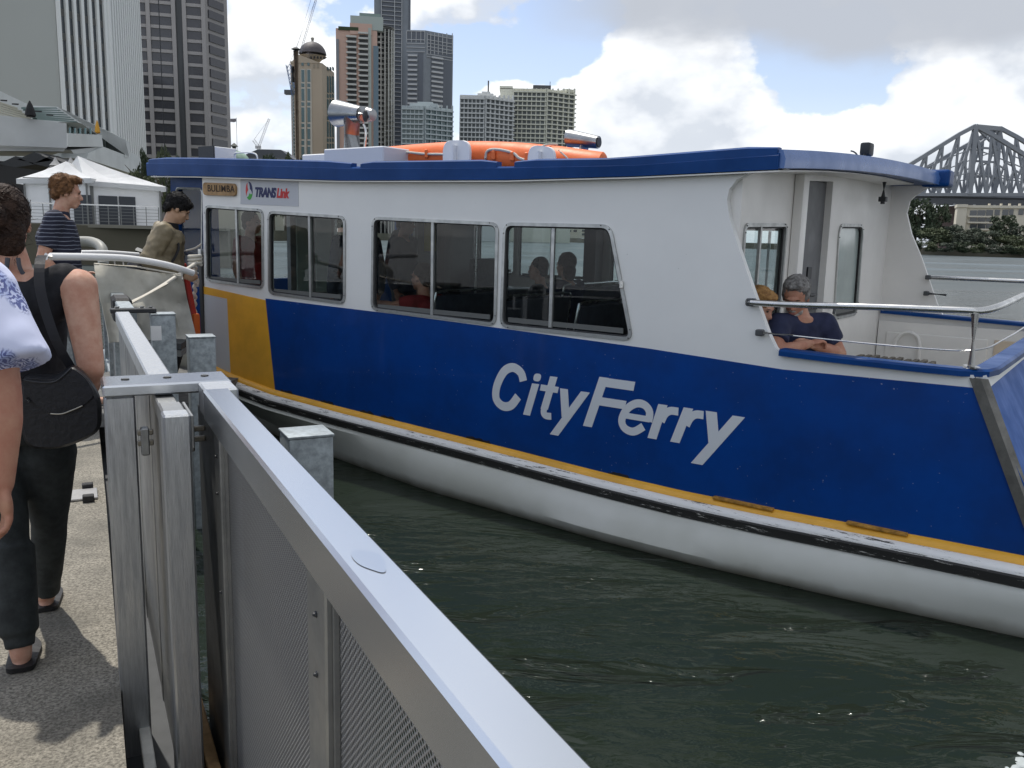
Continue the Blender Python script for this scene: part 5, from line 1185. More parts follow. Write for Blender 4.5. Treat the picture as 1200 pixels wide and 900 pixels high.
pts = [at(229, 308, 8.2), at(228.5, 330, 8.2), at(228, 360, 8.2), at(228, 396, 8.2)]
hp = []
for k in range(60):
    f = k/59*3; i = min(2, int(f)); q = pts[i].lerp(pts[i+1], f-i); hp.append(q+V((math.cos(k*1.2)*.008, math.sin(k*1.2)*.008, 0)))
tubeo('hanging_rope', ROPE, rt, hp, .018, 7)
tubeo('hanging_rope', ROPE, rt, bez([at(228, 322, 8.2), at(232, 328, 8.2), at(231, 336, 8.2)], 4), .012, 6)
# bow rail bits on the ferry side
tubeo('gate_line', ROPE, rt, bez([at(216, 294, 8.4), at(228, 291, 8.4), at(236, 286, 8.4)], 4), .010, 6)
tubeo('gate_arm', MGREY, ferry, [(-2.9, -.1, 1.76), (-2.2, -.05, 1.64)], .03, 8)

# ============================================================ PONTOON FENCE
def fenceobj(name, label, cat='fence', group=None): return thing(name, label, cat, em(2.8, .38, .45), FRZ, group)
FE0, FM0 = 2.8, .38
def fb(name, m, par, e0, e1, m0, m1, z0, z1, bev=.004):            # box in fence coordinates (local x = e, local y = -m)
    bm = bmesh.new(); box(bm, e0-FE0, e1-FE0, -(m1-FM0), -(m0-FM0), z0-.45, z1-.45)
    if bev: bevel(bm, bev, 1)
    return fin(bm, name, m, par)
fa = fenceobj('near_fence', 'near aluminium fence panel with wide polished top rail and woven mesh infill')
fb('top_rail', POLISH, fa, -.9, 2.80, .341, .4216, 1.40, 1.50, .007)
for e0, e1 in ((2.42, 2.70), (1.36, 1.54), (.28, .42), (-.7, -.56)):
    if e0 > 2: fb('stile', ALUD, fa, 2.55, 2.66, .350, .412, .05, 1.399)
    else: fb('stile', ALUD, fa, e0, e1-.05, .350, .412, .05, 1.399)
fb('bottom_rail', ALUD, fa, -.9, 2.66, .35, .412, -.03, .05)
for e0, e1 in ((1.49, 2.55), (.37, 1.36), (-.56, .28)):
    fb('mesh_panel', MESHM, fa, e0+.002, e1-.002, .372, .375, .051, 1.399, 0)
    fb('panel_bead', ALUD, fa, e0+.002, e0+.014, .362, .371, .051, 1.398, 0); fb('panel_bead', ALUD, fa, e1-.014, e1-.002, .362, .371, .051, 1.398, 0)
for e_ in (2.60, 1.42):
    for z in (1.33, 1.215, .9):
        bm = bmesh.new(); q = em(e_, .3485, z)-em(FE0, FM0, .45); a_ = Matrix.Rotation(-FRZ, 3, 'Z') @ q; cap_(bm, a_, a_+V((0, .002, 0)), .0065, .004, 8); fin(bm, 'rivet', DARK, fa)
# puddle on the rail
bm = bmesh.new()
pud = [(.05*math.cos(a_*math.pi/12)*(1+.18*math.sin(a_*math.pi/6)), .021*math.sin(a_*math.pi/12)*(1+.3*math.cos(a_*math.pi/12))) for a_ in range(24)]
prism(bm, [(1.21-FE0+x, -(.383-FM0)+y, 1.501-.45) for x, y in pud], (0, 0, .0003)); fin(bm, 'water_puddle', mat('puddle', (.64, .67, .71), .23, 1.0), fa)
# portal over the sliding gate
po = fenceobj('gate_portal', 'U shaped aluminium gate portal with a flat bolted top plate at the fence end', 'gate frame')
fb('top_plate', POLISH, po, 2.95, 3.15, .058, .452, 1.462, 1.50, .006)
fb('post', ALU, po, 2.96, 3.12, .062, .152, -.35, 1.461, .006)
fb('post', ALUD, po, 2.70, 3.12, .36, .43, -.35, 1.398, .006)
fb('gusset', ALU, po, 2.80, 2.95, .345, .45, 1.402, 1.498, .006)
for m_ in (.13, .26, .38):
    bm = bmesh.new(); q = Matrix.Rotation(-FRZ, 3, 'Z') @ (em(3.06, m_, 1.5005)-em(FE0, FM0, .45)); tube(bm, [q, q+V((0, 0, .003))], .013, 12); fin(bm, 'bolt_head', DGREY, po, True)
for m0, m1 in ((.152, .20), (.29, .36)):
    for z in (1.30, 1.335):
        fb('hinge_pin', mat('hinge_bronze', (.25, .23, .19), .4, .8), po, 2.93, 2.95, m0, m1, z, z+.018, .003)
    fb('hinge_block', ALUD, po, 2.92, 2.96, m0+.01, m0+.035, 1.27, 1.36, .004)
# sliding gate leaf: end post and thin sheet behind it
gt = fenceobj('sliding_gate', 'sliding aluminium gate leaf standing inside the portal', 'gate')
fb('end_post', ALU, gt, 2.58, 2.66, .203, .278, -.3, 1.468, .006)
fb('end_post', ALUD, gt, 2.662, 2.80, .207, .274, -.3, 1.466, .006)
fb('weld_strip', ALUD, gt, 2.60, 2.82, .279, .288, 1.36, 1.46, .002)
fb('top_rail', ALU, gt, 3.16, 5.66, .205, .285, 1.42, 1.492, .006)
fb('top_rail', ALUD, gt, 2.80, 3.16, .21, .27, 1.40, 1.455, .004)
fb('bottom_rail', ALUD, gt, 2.80, 5.66, .215, .262, -.05, .03, .004)
for e_ in (3.3, 4.1, 4.9): fb('stile', ALUD, gt, e_, e_+.06, .215, .262, .031, 1.418, .003)
fb('sheet', mat('sheet_grey', (.26, .265, .265), .5, .6, var=.2, vscale=5), gt, 2.802, 5.64, .218, .222, .032, 1.398, 0)
# farther fence run with rubber sleeves
ff = fenceobj('far_fence', 'farther grey fence run with black rubber sleeves over its rail')
fb('top_rail', GALV, ff, 5.86, 11.2, .24, .335, 1.40, 1.485, .006)
for e_ in (5.9, 7.4, 8.9, 10.4): fb('stile', GALV, ff, e_, e_+.07, .25, .325, .1, 1.40, .004)
for e0 in (6.0, 7.5, 9.0): fb('infill_sheet', mat('sheet_grey', (.26, .265, .265), .5), ff, e0, e0+1.36, .285, .290, .56, 1.398, 0)
fb('bottom_rail', GALV, ff, 5.86, 11.2, .255, .32, .47, .55)
fb('rubber_sleeve', RUBBER, ff, 6.55, 6.95, .225, .35, 1.33, 1.505, .02); fb('rubber_sleeve', RUBBER, ff, 9.3, 10.2, .225, .35, 1.33, 1.505, .02)
fb('flange', DARK, ff, 5.70, 5.78, .18, .44, 1.478, 1.505, .004)
for m_ in (.22, .36, .41):
    bm = bmesh.new(); q = Matrix.Rotation(-FRZ, 3, 'Z') @ (em(5.74, m_, 1.505)-em(FE0, FM0, .45)); tube(bm, [q, q+V((0, 0, .012))], .014, 6); fin(bm, 'bolt', STEEL, ff, True)
def pile(e, m_, ztop, w_, label, mm=GALV, white=False):
    t = thing('fence_post', label, 'post', em(e, m_, .0), FRZ, 'galvanised square posts along the fence')
    bm = bmesh.new(); box(bm, -w_/2, w_/2, -w_/2, w_/2, -.6, ztop-.006); bevel(bm, .008); fin(bm, 'shaft', mm, t, True)
    bm = bmesh.new(); box(bm, -w_/2-.003, w_/2+.003, -w_/2-.003, w_/2+.003, ztop-.006, ztop+.004); bevel(bm, .003); fin(bm, 'cap', mm, t, True)
    return t
pile(2.95, .70, 1.30, .155, 'galvanised square post standing in the water just right of the portal')
pile(5.93, .72, 1.30, .165, 'galvanised square post rising above the portal plate, next to the yellow ferry panel')
pile(5.74, .475, 1.47, .14, 'galvanised post with a white sticker fixed to the fence end flange')
pile(8.06, .50, 1.42, .12, 'smaller galvanised post beyond the rubber sleeve')
pile(10.6, .52, 1.40, .12, 'farthest small galvanised post near the gangway rail')
o = boxo('sticker', mat('sticker_white', (.85, .85, .85), .5), None, -.0015, 0, -.03, .03, -.09, 0); q = em(5.668, .43, 1.40); o.location = q; o.rotation_euler = (0, 0, FRZ); tag(o, 'small white sticker on the galvanised post by the fence flange', 'sticker')
ed = thing('edge_post', 'grey steel end post under the gangway rail behind the woman', 'post', em(9.2, -.15, .45), FRZ)
boxo('shaft', GALV, ed, -.07, .07, -.11, .11, 0, 1.12, .008)
ks = fenceobj('kerb_rail', 'pale painted kerb rail running along the pontoon edge under the gate', 'kerb')
fb('strip', mat('kerb_white', (.62, .62, .58), .7, var=.2, vscale=8), ks, -.5, 5.2, .112, .148, .26, .30, .003)
fb('ledge', DGREY, ks, -.5, 9.0, .046, .34, .10, .20, .004)
for e_ in (2.46, 3.3, 4.2): fb('screw_head', DGREY, ks, e_, e_+.012, .124, .136, .30, .304, .001)
fb('timber_edge', mat('timber_edge', (.42, .26, .12), .8, var=.3, vscale=12), ks, -.5, 5.4, .30, .34, .203, .26, .004)
dp = fenceobj('threshold_plate', 'flat metal threshold strip across the pontoon deck beyond the woman', 'plate')
fb('plate', mat('plate_alu', (.5, .5, .5), .4, .7, var=.3, vscale=10), dp, 5.27, 5.47, -1.6, .05, .452, .466, .003); fb('clip', RUBBER, dp, 5.22, 5.27, -.03, .03, .452, .49, .004); fb('clip', RUBBER, dp, 5.47, 5.52, -.03, .03, .452, .49, .004)
# ============================================================ PEOPLE
def BW(s, t_, z): return Matrix.Translation(FO) @ Matrix.Rotation(FZ, 4, 'Z') @ V((s, t_, z))
BU = V((math.cos(FZ), math.sin(FZ), 0)); BN = V((-BU.y, BU.x, 0))
SK1 = mat('skin_fair', (.60, .36, .26), .55, var=.12, vscale=18, col2=(.50, .25, .17)); SK1.node_tree.nodes['Principled BSDF'].inputs['Subsurface Weight'].default_value = .08
SK2 = mat('skin_warm', (.46, .24, .155), .55, var=.15, vscale=14, col2=(.40, .17, .11)); SK3 = mat('skin_tan', (.50, .31, .20), .55, var=.08, vscale=14)
def hairmat(n_, c, c2): 
    m = mat(n_, c, .62, var=.5, vscale=30, col2=c2, bump=.6, bscale=90, spec=.25); return m
H_DB = hairmat('hair_dark_brown', (.050, .027, .017), (.020, .011, .008)); H_RB = hairmat('hair_sandy', (.25, .125, .055), (.10, .05, .025)); H_BK = hairmat('hair_black', (.008, .008, .009), (.016, .015, .015))
H_GR = hairmat('hair_grey', (.30, .29, .28), (.09, .085, .08)); H_BL = hairmat('hair_blonde', (.45, .25, .09), (.25, .13, .05)); H_WH = hairmat('beard_white', (.50, .48, .45), (.3, .28, .26))
def pose(base, h, H=1.75, **ov):
    s = H/1.75; fv = V((math.cos(h), math.sin(h), 0)); rv = V((fv.y, -fv.x, 0)); b = V(base)
    P_ = lambda r, f, z: b+rv*r*s+fv*f*s+V((0, 0, z*s))
    J = dict(pelvis=(0, 0, .96), waist=(0, .01, 1.09), chest=(0, .0, 1.29), neck=(0, -.015, 1.475), head=(0, .03, 1.63), shR=(.175, -.01, 1.42), elR=(.225, -.04, 1.13), wrR=(.235, .05, .88), shL=(-.175, -.01, 1.42), elL=(-.225, -.04, 1.13), wrL=(-.235, .05, .88),
             hipR=(.09, 0, .92), knR=(.10, .02, .50), anR=(.10, -.03, .09), hipL=(-.09, 0, .92), knL=(-.10, .02, .50), anL=(-.10, -.03, .09))
    J.update(ov); J = {k: (P_(*v) if isinstance(v, tuple) else V(v)) for k, v in J.items()}
    J['fv'] = fv; J['rv'] = rv; J['s'] = s; J['hf'] = fv.copy(); J['base'] = b; return J
def headM(J):
    f = J['hf'].normalized(); up = V((0, 0, 1)); r = f.cross(up).normalized(); u = r.cross(f).normalized()
    return Matrix((r, f, u)).transposed()
def torso(bm, J, add=0.0, z0=0, top=True, fat=1.0):
    rv, fv, s = J['rv'], J['fv'], J['s']; a, w_, c, n_ = J['pelvis'], J['waist'], J['chest'], J['neck']
    S_ = [(a-V((0, 0, .09))*s, .145*fat, .105*fat), (a, .165*fat, .118*fat), (w_, .148*fat, .108*fat), (w_.lerp(c, .5), .158*fat, .115*fat), (c, .172, .118*fat), (c.lerp(n_, .45), .165, .105), (c.lerp(n_, .72), .125, .082)]
    if top: S_.append((n_, .062, .060))
    loft(bm, [(p, rx*s+add, ry*s+add, rv, fv) for p, rx, ry in S_[z0:]], 22)
def hand(bm, J, wr, d, pn, side, curl=.5, sc_=1.0):                # d = pointing direction, pn = palm normal, side = +1 thumb on +x
    d = V(d).normalized(); pn = V(pn); pn = (pn-d*pn.dot(d)).normalized(); x = d.cross(pn)*side
    k = sc_; w0 = V(wr); Mx = Matrix((x, d, pn)).transposed()
    ell(bm, w0+d*.045*k, (.040*k, .052*k, .015*k), Mx, 14, 10); ell(bm, w0+d*.03*k+x*.022*k+pn*.008*k, (.020*k, .034*k, .016*k), Mx, 12, 8)
    for i, (o, L_) in enumerate(((.029, .070), (.010, .080), (-.010, .074), (-.028, .058))):
        p = w0+d*(.086-.004*abs(i-1))*k+x*o*k; a = 0; c_ = curl*(1+.18*i)
        for j, f in enumerate((.45, .32, .25)):
            a += c_*(.35, .65, .5)[j]; q = p+(d*math.cos(a)+pn*math.sin(a)+x*o*2.2*(1-c_*.5))*L_*f*k; cap_(bm, p, q, (.0095-.001*j)*k, (.0088-.001*j)*k, 8); p = q
    p = w0+d*.022*k+x*.036*k+pn*.008*k
    for j, f in enumerate((.036, .028, .024)):
        q = p+(d*(.62+.12*j)+x*(.62-.28*j)+pn*(.25+.35*curl)).normalized()*f*k; cap_(bm, p, q, (.012-.0012*j)*k, (.011-.0012*j)*k, 8); p = q
def limbs(bm, J, arms=True, legs=True, fat=1.0, hands=True, curlR=.5, curlL=.5, hdR=None, hdL=None, pnR=None, pnL=None):
    s = J['s']*fat; S = J['s']
    for sd in 'RL':
        if arms:
            sh, el, wr = J['sh'+sd], J['el'+sd], J['wr'+sd]
            cap_(bm, sh, sh.lerp(el, .45), .058*s, .050*s, 14); cap_(bm, sh.lerp(el, .45), el, .050*s, .040*s, 14); fm = el.lerp(wr, .3)
            cap_(bm, el, fm, .040*s, .041*s, 14); cap_(bm, fm, wr, .041*s, .026*S, 14); cap_(bm, J['chest'].lerp(J['neck'], .6), sh, .07*S, .058*s, 14)
            if hands:
                d = (hdR if sd == 'R' else hdL) or (wr-el); pn = (pnR if sd == 'R' else pnL) or (-J['rv'] if sd == 'R' else J['rv'])
                hand(bm, J, wr, d, pn, 1 if sd == 'R' else -1, curlR if sd == 'R' else curlL, S)
        if legs:
            hp, kn, an = J['hip'+sd], J['kn'+sd], J['an'+sd]
            cap_(bm, hp, kn, .082*s, .055*s, 14); cf = kn.lerp(an, .3); cap_(bm, kn, cf, .053*s, .055*s, 14); cap_(bm, cf, an, .054*s, .036*S, 14)
            ft = J.get('ft'+sd, J['fv']); Mf = Matrix((V((ft.y, -ft.x, 0)), ft, V((0, 0, 1)))).transposed()
            ell(bm, an+ft*.06*S-V((0, 0, .055))*S, (.040*S, .105*S, .030*S), Mf, 14, 8); ell(bm, an-ft*.012*S-V((0, 0, .045))*S, (.034*S, .042*S, .038*S), Mf, 12, 8)
            ell(bm, an+ft*.13*S-V((0, 0, .065))*S, (.042*S, .045*S, .020*S), Mf, 12, 8)
def head(bm, J, jaw=1.0):
    M_ = headM(J); s = J['s']**.5; c = J['head']; q = lambda x, y, z: c+M_ @ V((x, y, z))*s
    E_ = lambda p, r: ell(bm, q(*p), tuple(v*s for v in r), M_, 18, 12)
    E_((0, -.015, .03), (.074, .094, .095)); E_((0, .022, -.03), (.061, .068, .080)); E_((0, .050, -.088), (.036*jaw, .032, .026)); E_((0, .02, -.07), (.052*jaw, .05, .036))
    cap_(bm, q(0, .083, .008), q(0, .103, -.032), .008*s, .0125*s, 8); E_((.012, .093, -.036), (.009, .010, .008)); E_((-.012, .093, -.036), (.009, .010, .008))
    E_((0, .082, .024), (.046, .012, .010)); E_((0, .085, -.064), (.023, .011, .0085)); E_((0, .081, -.076), (.019, .010, .007))
    for k in (-1, 1):
        E_((k*.074, -.008, -.008), (.009, .018, .029)); E_((k*.036, .066, -.022), (.022, .016, .016))
    cap_(bm, J['neck']-V((0, 0, .03)), q(0, -.022, -.06), .060*s, .055*s, 14)
    return M_, q, s
def facebits(J, t, M_, q, s, lips=(.35, .13, .11)):
    o = V(J['base'])
    for k in (-1, 1):
        bm = bmesh.new(); ell(bm, q(k*.031, .0815, .006)-o, (.013*s, .006*s, .0055*s), M_, 10, 6); fin(bm, 'eye', mat('eye_dark', (.03, .022, .018), .25), t, True)
        bm = bmesh.new(); ell(bm, q(k*.032, .0885, .024)-o, (.017*s, .004*s, .0035*s), M_, 10, 6); fin(bm, 'eyebrow', mat('brow', (.06, .035, .02), .8), t, True)
    bm = bmesh.new(); ell(bm, q(0, .0935, -.0685)-o, (.021*s, .0045*s, .006*s), M_, 12, 6); fin(bm, 'mouth', mat('lips', lips, .5), t, True)
def hair(J, t, q, M_, s, m, parts, vox=.007, amp=.005, fr=60):
    bm = bmesh.new()
    for p, r in parts: ell(bm, q(*p), tuple(v*s for v in r), M_, 18, 12)
    ho = remeshed(bm, 'hair', m, t, vox, 2, J['base'], disp=lambda c, n_: n_*amp*(noise.noise(c*fr)+.5*noise.noise(c*fr*2.3)))
    if vox <= .0075: strands(t, ho, M_, m, 260 if m is H_DB else 900, .05 if m is H_DB else .03)
    return ho
def strands(t, ho, M_, m, n=900, L=.035, seed=1, base=None):         # loose strands combed down and back over the hair
    rnd = random.Random(seed); bm = bmesh.new(); vs = ho.data.vertices; nv = len(vs); no = [0.0]*(3*nv); ho.data.vertex_normals.foreach_get('vector', no)
    for k in range(n):
        i = rnd.randrange(nv); p = vs[i].co; nn_ = V(no[3*i:3*i+3]); lc = M_.transposed() @ nn_
        fl = M_ @ (V((-lc.x*.6+rnd.gauss(0, .10), -1.0, .35)) if L > .045 else V((rnd.gauss(0, .35), -.8 if lc.y < .3 else .5, -.55 if lc.z < .6 else rnd.gauss(0, .2)))); fl = (fl-nn_*fl.dot(nn_)).normalized(); l = L*rnd.uniform(.5, 1.3); sd = nn_.cross(fl)*rnd.gauss(0, .10 if L > .045 else .3)
        a = p+nn_*.0005; b = p+(fl+sd*.4)*l*.5+nn_*(.0012+rnd.random()*.0022); c = p+(fl+sd)*l+nn_*rnd.uniform(-.002, .004)
        tube(bm, [a, b, c], [.0011, .0010, .0004], 3, cap=False)
    return fin(bm, 'hair_strands', m, t, True, recalc=False)
def sleeve(bm, J, sd, f, r0, r1, flat=True):
    S = J['s']; sh, el, wr = J['sh'+sd], J['el'+sd], J['wr'+sd]
    cap_(bm, J['chest'].lerp(J['neck'], .58), sh, .078*S, r0*S, 14)
    if f <= 1:
        e_ = sh.lerp(el, f); ell(bm, sh, (r0*S,)*3, None, 14, 10); cap_(bm, sh, e_, r0*S, r1*S, 16, flat)
    else:
        ell(bm, sh, (r0*S,)*3, None, 14, 10); cap_(bm, sh, el, r0*S, (r0+r1)/2*S, 16); cap_(bm, el, el.lerp(wr, f-1), (r0+r1)/2*S, r1*S, 16, False)
def trousers(bm, J, f=1.0, rk=.068, ra=.055, add=.012, fat=1.0):
    S = J['s']; loft(bm, [(p, rx*fat*S+add, ry*fat*S+add, J['rv'], J['fv']) for p, rx, ry in ((J['pelvis']-V((0, 0, .10))*S, .13, .10), (J['pelvis']-V((0, 0, .03))*S, .165, .12), (J['pelvis']+V((0, 0, .06))*S, .155, .11))], 20)
    for sd in 'RL':
        hp, kn, an = J['hip'+sd], J['kn'+sd], J['an'+sd]; cap_(bm, hp, kn, (.085*fat)*S+add, rk*S, 16); e_ = kn.lerp(an, f); cap_(bm, kn, kn.lerp(e_, .35), rk*S, max(rk*.98, ra)*S, 16); cap_(bm, kn.lerp(e_, .35), e_, max(rk*.98, ra)*S, ra*S, 16, True)
def wrinkle(a=.004, f=14): return lambda c, n_: n_*a*(noise.noise(V((c.x*f, c.y*f, c.z*f*.6)))+.5*noise.noise(c*f*2.1))

# --- woman seen from behind
W_B = V((-1.79, 3.0, .45)); hW = math.atan2(.92, -.40)
J = pose(W_B, hW, 1.70, head=at(7, 262, 3.10), neck=at(20, 318, 3.06), chest=at(14, 365, 3.05), waist=at(15, 430, 3.04), pelvis=at(22, 485, 3.04), shR=at(92, 336, 3.04), elR=at(107, 432, 3.0), wrR=at(90, 492, 3.10), shL=at(-50, 330, 3.12), elL=at(-68, 425, 3.1), wrL=at(-60, 480, 3.2),
         hipR=at(55, 528, 3.08), knR=at(58, 612, 3.16), anR=at(54, 699, 3.30), hipL=at(-8, 528, 3.02), knL=at(12, 640, 2.93), anL=at(25, 768, 2.82))
J['hf'] = V((-.30, .9, -.02)).normalized()
t = thing('person', 'woman seen from behind in black tank top and dark leggings carrying a black shoulder bag', 'person', W_B)
bm = bmesh.new(); torso(bm, J, 0, fat=1.03); limbs(bm, J, fat=1.14, curlR=.9, hdR=at(80, 520, 3.1)-at(92, 490, 3.1)); M_, q, s_ = head(bm, J, .9)
remeshed(bm, 'body', SK1, t, .0065, 5, W_B)
hair(J, t, q, M_, s_, H_DB, [((0, -.03, .035), (.088, .100, .108)), ((0, -.075, -.03), (.078, .055, .085)), ((-.02, -.135, .02), (.055, .045, .055)), ((.02, -.08, -.07), (.055, .035, .05))], .006, .0012, 16)
bm = bmesh.new(); rnd = random.Random(5)
for k in range(70):                                                # stray strands
    p0 = q(rnd.uniform(-.07, .085), -.08+rnd.uniform(-.02, .03), rnd.uniform(-.11, .12)); d = (M_ @ V((rnd.uniform(-.2, 1), -.5+rnd.uniform(-.4, .2), rnd.uniform(-.8, .5)))).normalized()*rnd.uniform(.02, .06)
    tube(bm, [p0-W_B, p0+d*.5+V((0, 0, .004))-W_B, p0+d-V((0, 0, .006))-W_B], [.0012, .0009, .0004], 3)
fin(bm, 'hair_strands', H_DB, t, True)
bm = bmesh.new(); p = q(-.02, -.125, .02); tube(bm, [p-W_B+M_ @ V((math.cos(a_*.7)*.034, -.01, math.sin(a_*.7)*.034)) for a_ in range(10)], .007, 6, closed=False); fin(bm, 'hair_tie', mat('ginger_tie', (.30, .10, .03), .6), t, True)
BT = mat('black_cotton', (.008, .009, .013), .85, var=.3, vscale=20)
bm = bmesh.new(); S = J['s']; rv, fv = J['rv'], J['fv']
loft(bm, [(p, rx, ry, rv, fv) for p, rx, ry in ((J['pelvis']+V((0, 0, .02)), .188, .14), (J['waist'], .170, .128), (J['waist'].lerp(J['chest'], .5), .176, .132), (J['chest'], .188, .132), (J['chest'].lerp(J['neck'], .42), .185, .118), (J['chest'].lerp(J['neck'], .78), .150, .095))], 24)
cap_(bm, J['shR'].lerp(J['neck'], .24), J['chest'].lerp(J['shR'], .50), .074, .094, 14); cap_(bm, J['shL'].lerp(J['neck'], .45), J['chest'].lerp(J['shL'], .35), .062, .09, 14)
remeshed(bm, 'tank_top', BT, t, .008, 6, W_B, disp=wrinkle(.004, 11))
for sx in (.045, -.06): tubeo('neck_strap', mat('grey_strap', (.07, .075, .09), .7), t, bez([J['neck']+rv*.075-fv*.055-V((0, 0, .06))-W_B if sx > 0 else J['neck']-rv*.075-fv*.055-V((0, 0, .06))-W_B, J['neck']+rv*sx*.5-fv*.064+V((0, 0, .0))-W_B, J['neck']+rv*sx*.3-fv*.062+V((0, 0, .05))-W_B], 4), .008, 6)
bm = bmesh.new(); trousers(bm, J, .93, .066, .050, .012, 1.12); cap_(bm, J['knL'], J['knL'].lerp(J['anL'], .80), .082, .066, 16, True); remeshed(bm, 'leggings', mat('dark_leggings', (.026, .032, .033), .8, var=.3, vscale=16), t, .009, 6, W_B, disp=wrinkle(.003, 12))
for sd in 'RL':
    an = J['an'+sd]; ft = J['fv']; bm = bmesh.new(); pts = rpoly([(-.045, -.065), (.045, -.065), (.055, .12), (.02, .20), (-.035, .19), (-.05, .1)], .03, 3); prism(bm, [(an.x-W_B.x+rv.x*a_+ft.x*b_, an.y-W_B.y+rv.y*a_+ft.y*b_, .004) for a_, b_ in pts], (0, 0, .016)); fin(bm, 'sandal_sole', RUBBER, t, True)
    c_ = an-V((0, 0, .045)); tubeo('sandal_strap', RUBBER, t, [c_-W_B+rv*math.cos(a_*.35)*.044-ft*math.sin(a_*.35)*.056+V((0, 0, .028*math.sin(a_*.35)-.008)) for a_ in range(10)], .0055, 6)
# shoulder bag on her hip
bg_ = thing('shoulder_bag', 'black leather shoulder bag with a curved flap and zip hanging on the woman\'s hip', 'bag', at(72, 478, 2.86))
BLK = mat('black_leather', (.010, .011, .014), .42, var=.2, vscale=30, bump=.15, bscale=60, spec=.4); bo_ = at(72, 478, 2.86)
def bagp(x, y, d): return at(x, y, 2.86)+V((-.4, .9, 0))*d-bo_
ol = rpoly([(24, 440), (66, 443), (84, 428), (100, 440), (119, 468), (119, 505), (100, 517), (66, 529), (30, 527), (22, 500)], [14, 10, 8, 10, 14, 16, 12, 16, 14, 12], 4)
bm = bmesh.new(); c2 = (70, 482); rows = []
for f, d in ((.90, -.006), (.985, .012), (1.0, .045), (.985, .075), (.9, .095)): rows.append([bm.verts.new(bagp(c2[0]+(x-c2[0])*f, c2[1]+(y-c2[1])*f, d)) for x, y in ol])
for a, b in zip(rows, rows[1:]):
    for i in range(len(a)): bm.faces.new((a[i], a[(i+1) % len(a)], b[(i+1) % len(a)], b[i]))
bm.faces.new(rows[0]); bm.faces.new(rows[-1][::-1]); fin(bm, 'pouch', BLK, bg_, True)
bm = bmesh.new(); fl_ = rpoly([(25, 443), (66, 445), (84, 430), (101, 442), (112, 462), (97, 475), (80, 482), (60, 484), (42, 474), (30, 458)], [8, 8, 6, 8, 8, 8, 8, 8, 8, 8], 4); prism(bm, [bagp(x, y, -.014) for x, y in fl_], bagp(0, 0, .006)-bagp(0, 0, 0)); fin(bm, 'flap', BLK, bg_, True)
tubeo('zip', mat('zip_metal', (.35, .33, .28), .35, 1.0), bg_, bez([bagp(57, 483.5, -.017), bagp(72, 484, -.017), bagp(84, 480, -.017), bagp(97, 474.5, -.016)], 4), .0022, 5)
tubeo('clasp', STEEL, bg_, [bagp(31, 466, -.014), bagp(35, 470, -.014)], .006, 6)
tubeo('edge_piping', BLK, bg_, bez([bagp(26, 444, -.016), bagp(45, 447, -.016), bagp(66, 446, -.016), bagp(84, 431, -.014)], 4), .004, 6)
bm = bmesh.new(); sp_ = [at(84, 432, 2.93), at(66, 400, 2.86), at(52, 360, 2.86), at(46, 330, 2.88), at(47, 306, 2.93), at(50, 299, 3.05)]; sp_ = bez(sp_, 5); prev = None
for p_ in sp_:
    r_ = [bm.verts.new(p_-bo_+V((.015*k, .006*k, 0))) for k in (-1, 1)]
    if prev: bm.faces.new((prev[0], prev[1], r_[1], r_[0]))
    prev = r_
bmesh.ops.solidify(bm, geom=bm.faces[:], thickness=.004); fin(bm, 'strap', mat('strap_web', (.045, .047, .055), .6), bg_)

# --- man in floral shirt at the left edge, close to the camera
F_B = V((-1.62, 2.25, .45))
J = pose(F_B, math.atan2(.89, -.45), 1.78, shR=at(-22, 338, 2.12), elR=at(2, 462, 2.07), wrR=at(3, 568, 2.02), chest=at(-125, 360, 2.17), neck=at(-125, 270, 2.18), head=at(-120, 175, 2.22), shL=at(-235, 335, 2.25), waist=at(-122, 470, 2.16), pelvis=at(-120, 560, 2.16), elL=at(-262, 470, 2.25), wrL=at(-262, 575, 2.3), hipR=at(-80, 590, 2.14), hipL=at(-165, 590, 2.18))
J['hipR'].z = J['hipL'].z = 1.36; J['knR'] = J['hipR']*.5+V((-1.48, 2.22, .98))*.5; J['knR'].z = .95; J['anR'] = V((J['knR'].x-.02, J['knR'].y-.05, .54)); J['knL'] = J['hipL'].copy(); J['knL'].z = .95; J['anL'] = J['knL'].copy(); J['anL'].z = .54; J['pelvis'].z = 1.38
t = thing('person', 'person in white shirt with blue floral print at the left edge, arm hanging down', 'person', F_B)
bm = bmesh.new(); torso(bm, J); limbs(bm, J, fat=1.12, curlR=.75, hdR=V((.06, .02, -1)), pnR=V((-.75, -.66, 0))); M_, q, s_ = head(bm, J); remeshed(bm, 'body', SK2, t, .006, 4, F_B)
hair(J, t, q, M_, s_, H_RB, [((0, -.03, .04), (.082, .095, .098))], .008)
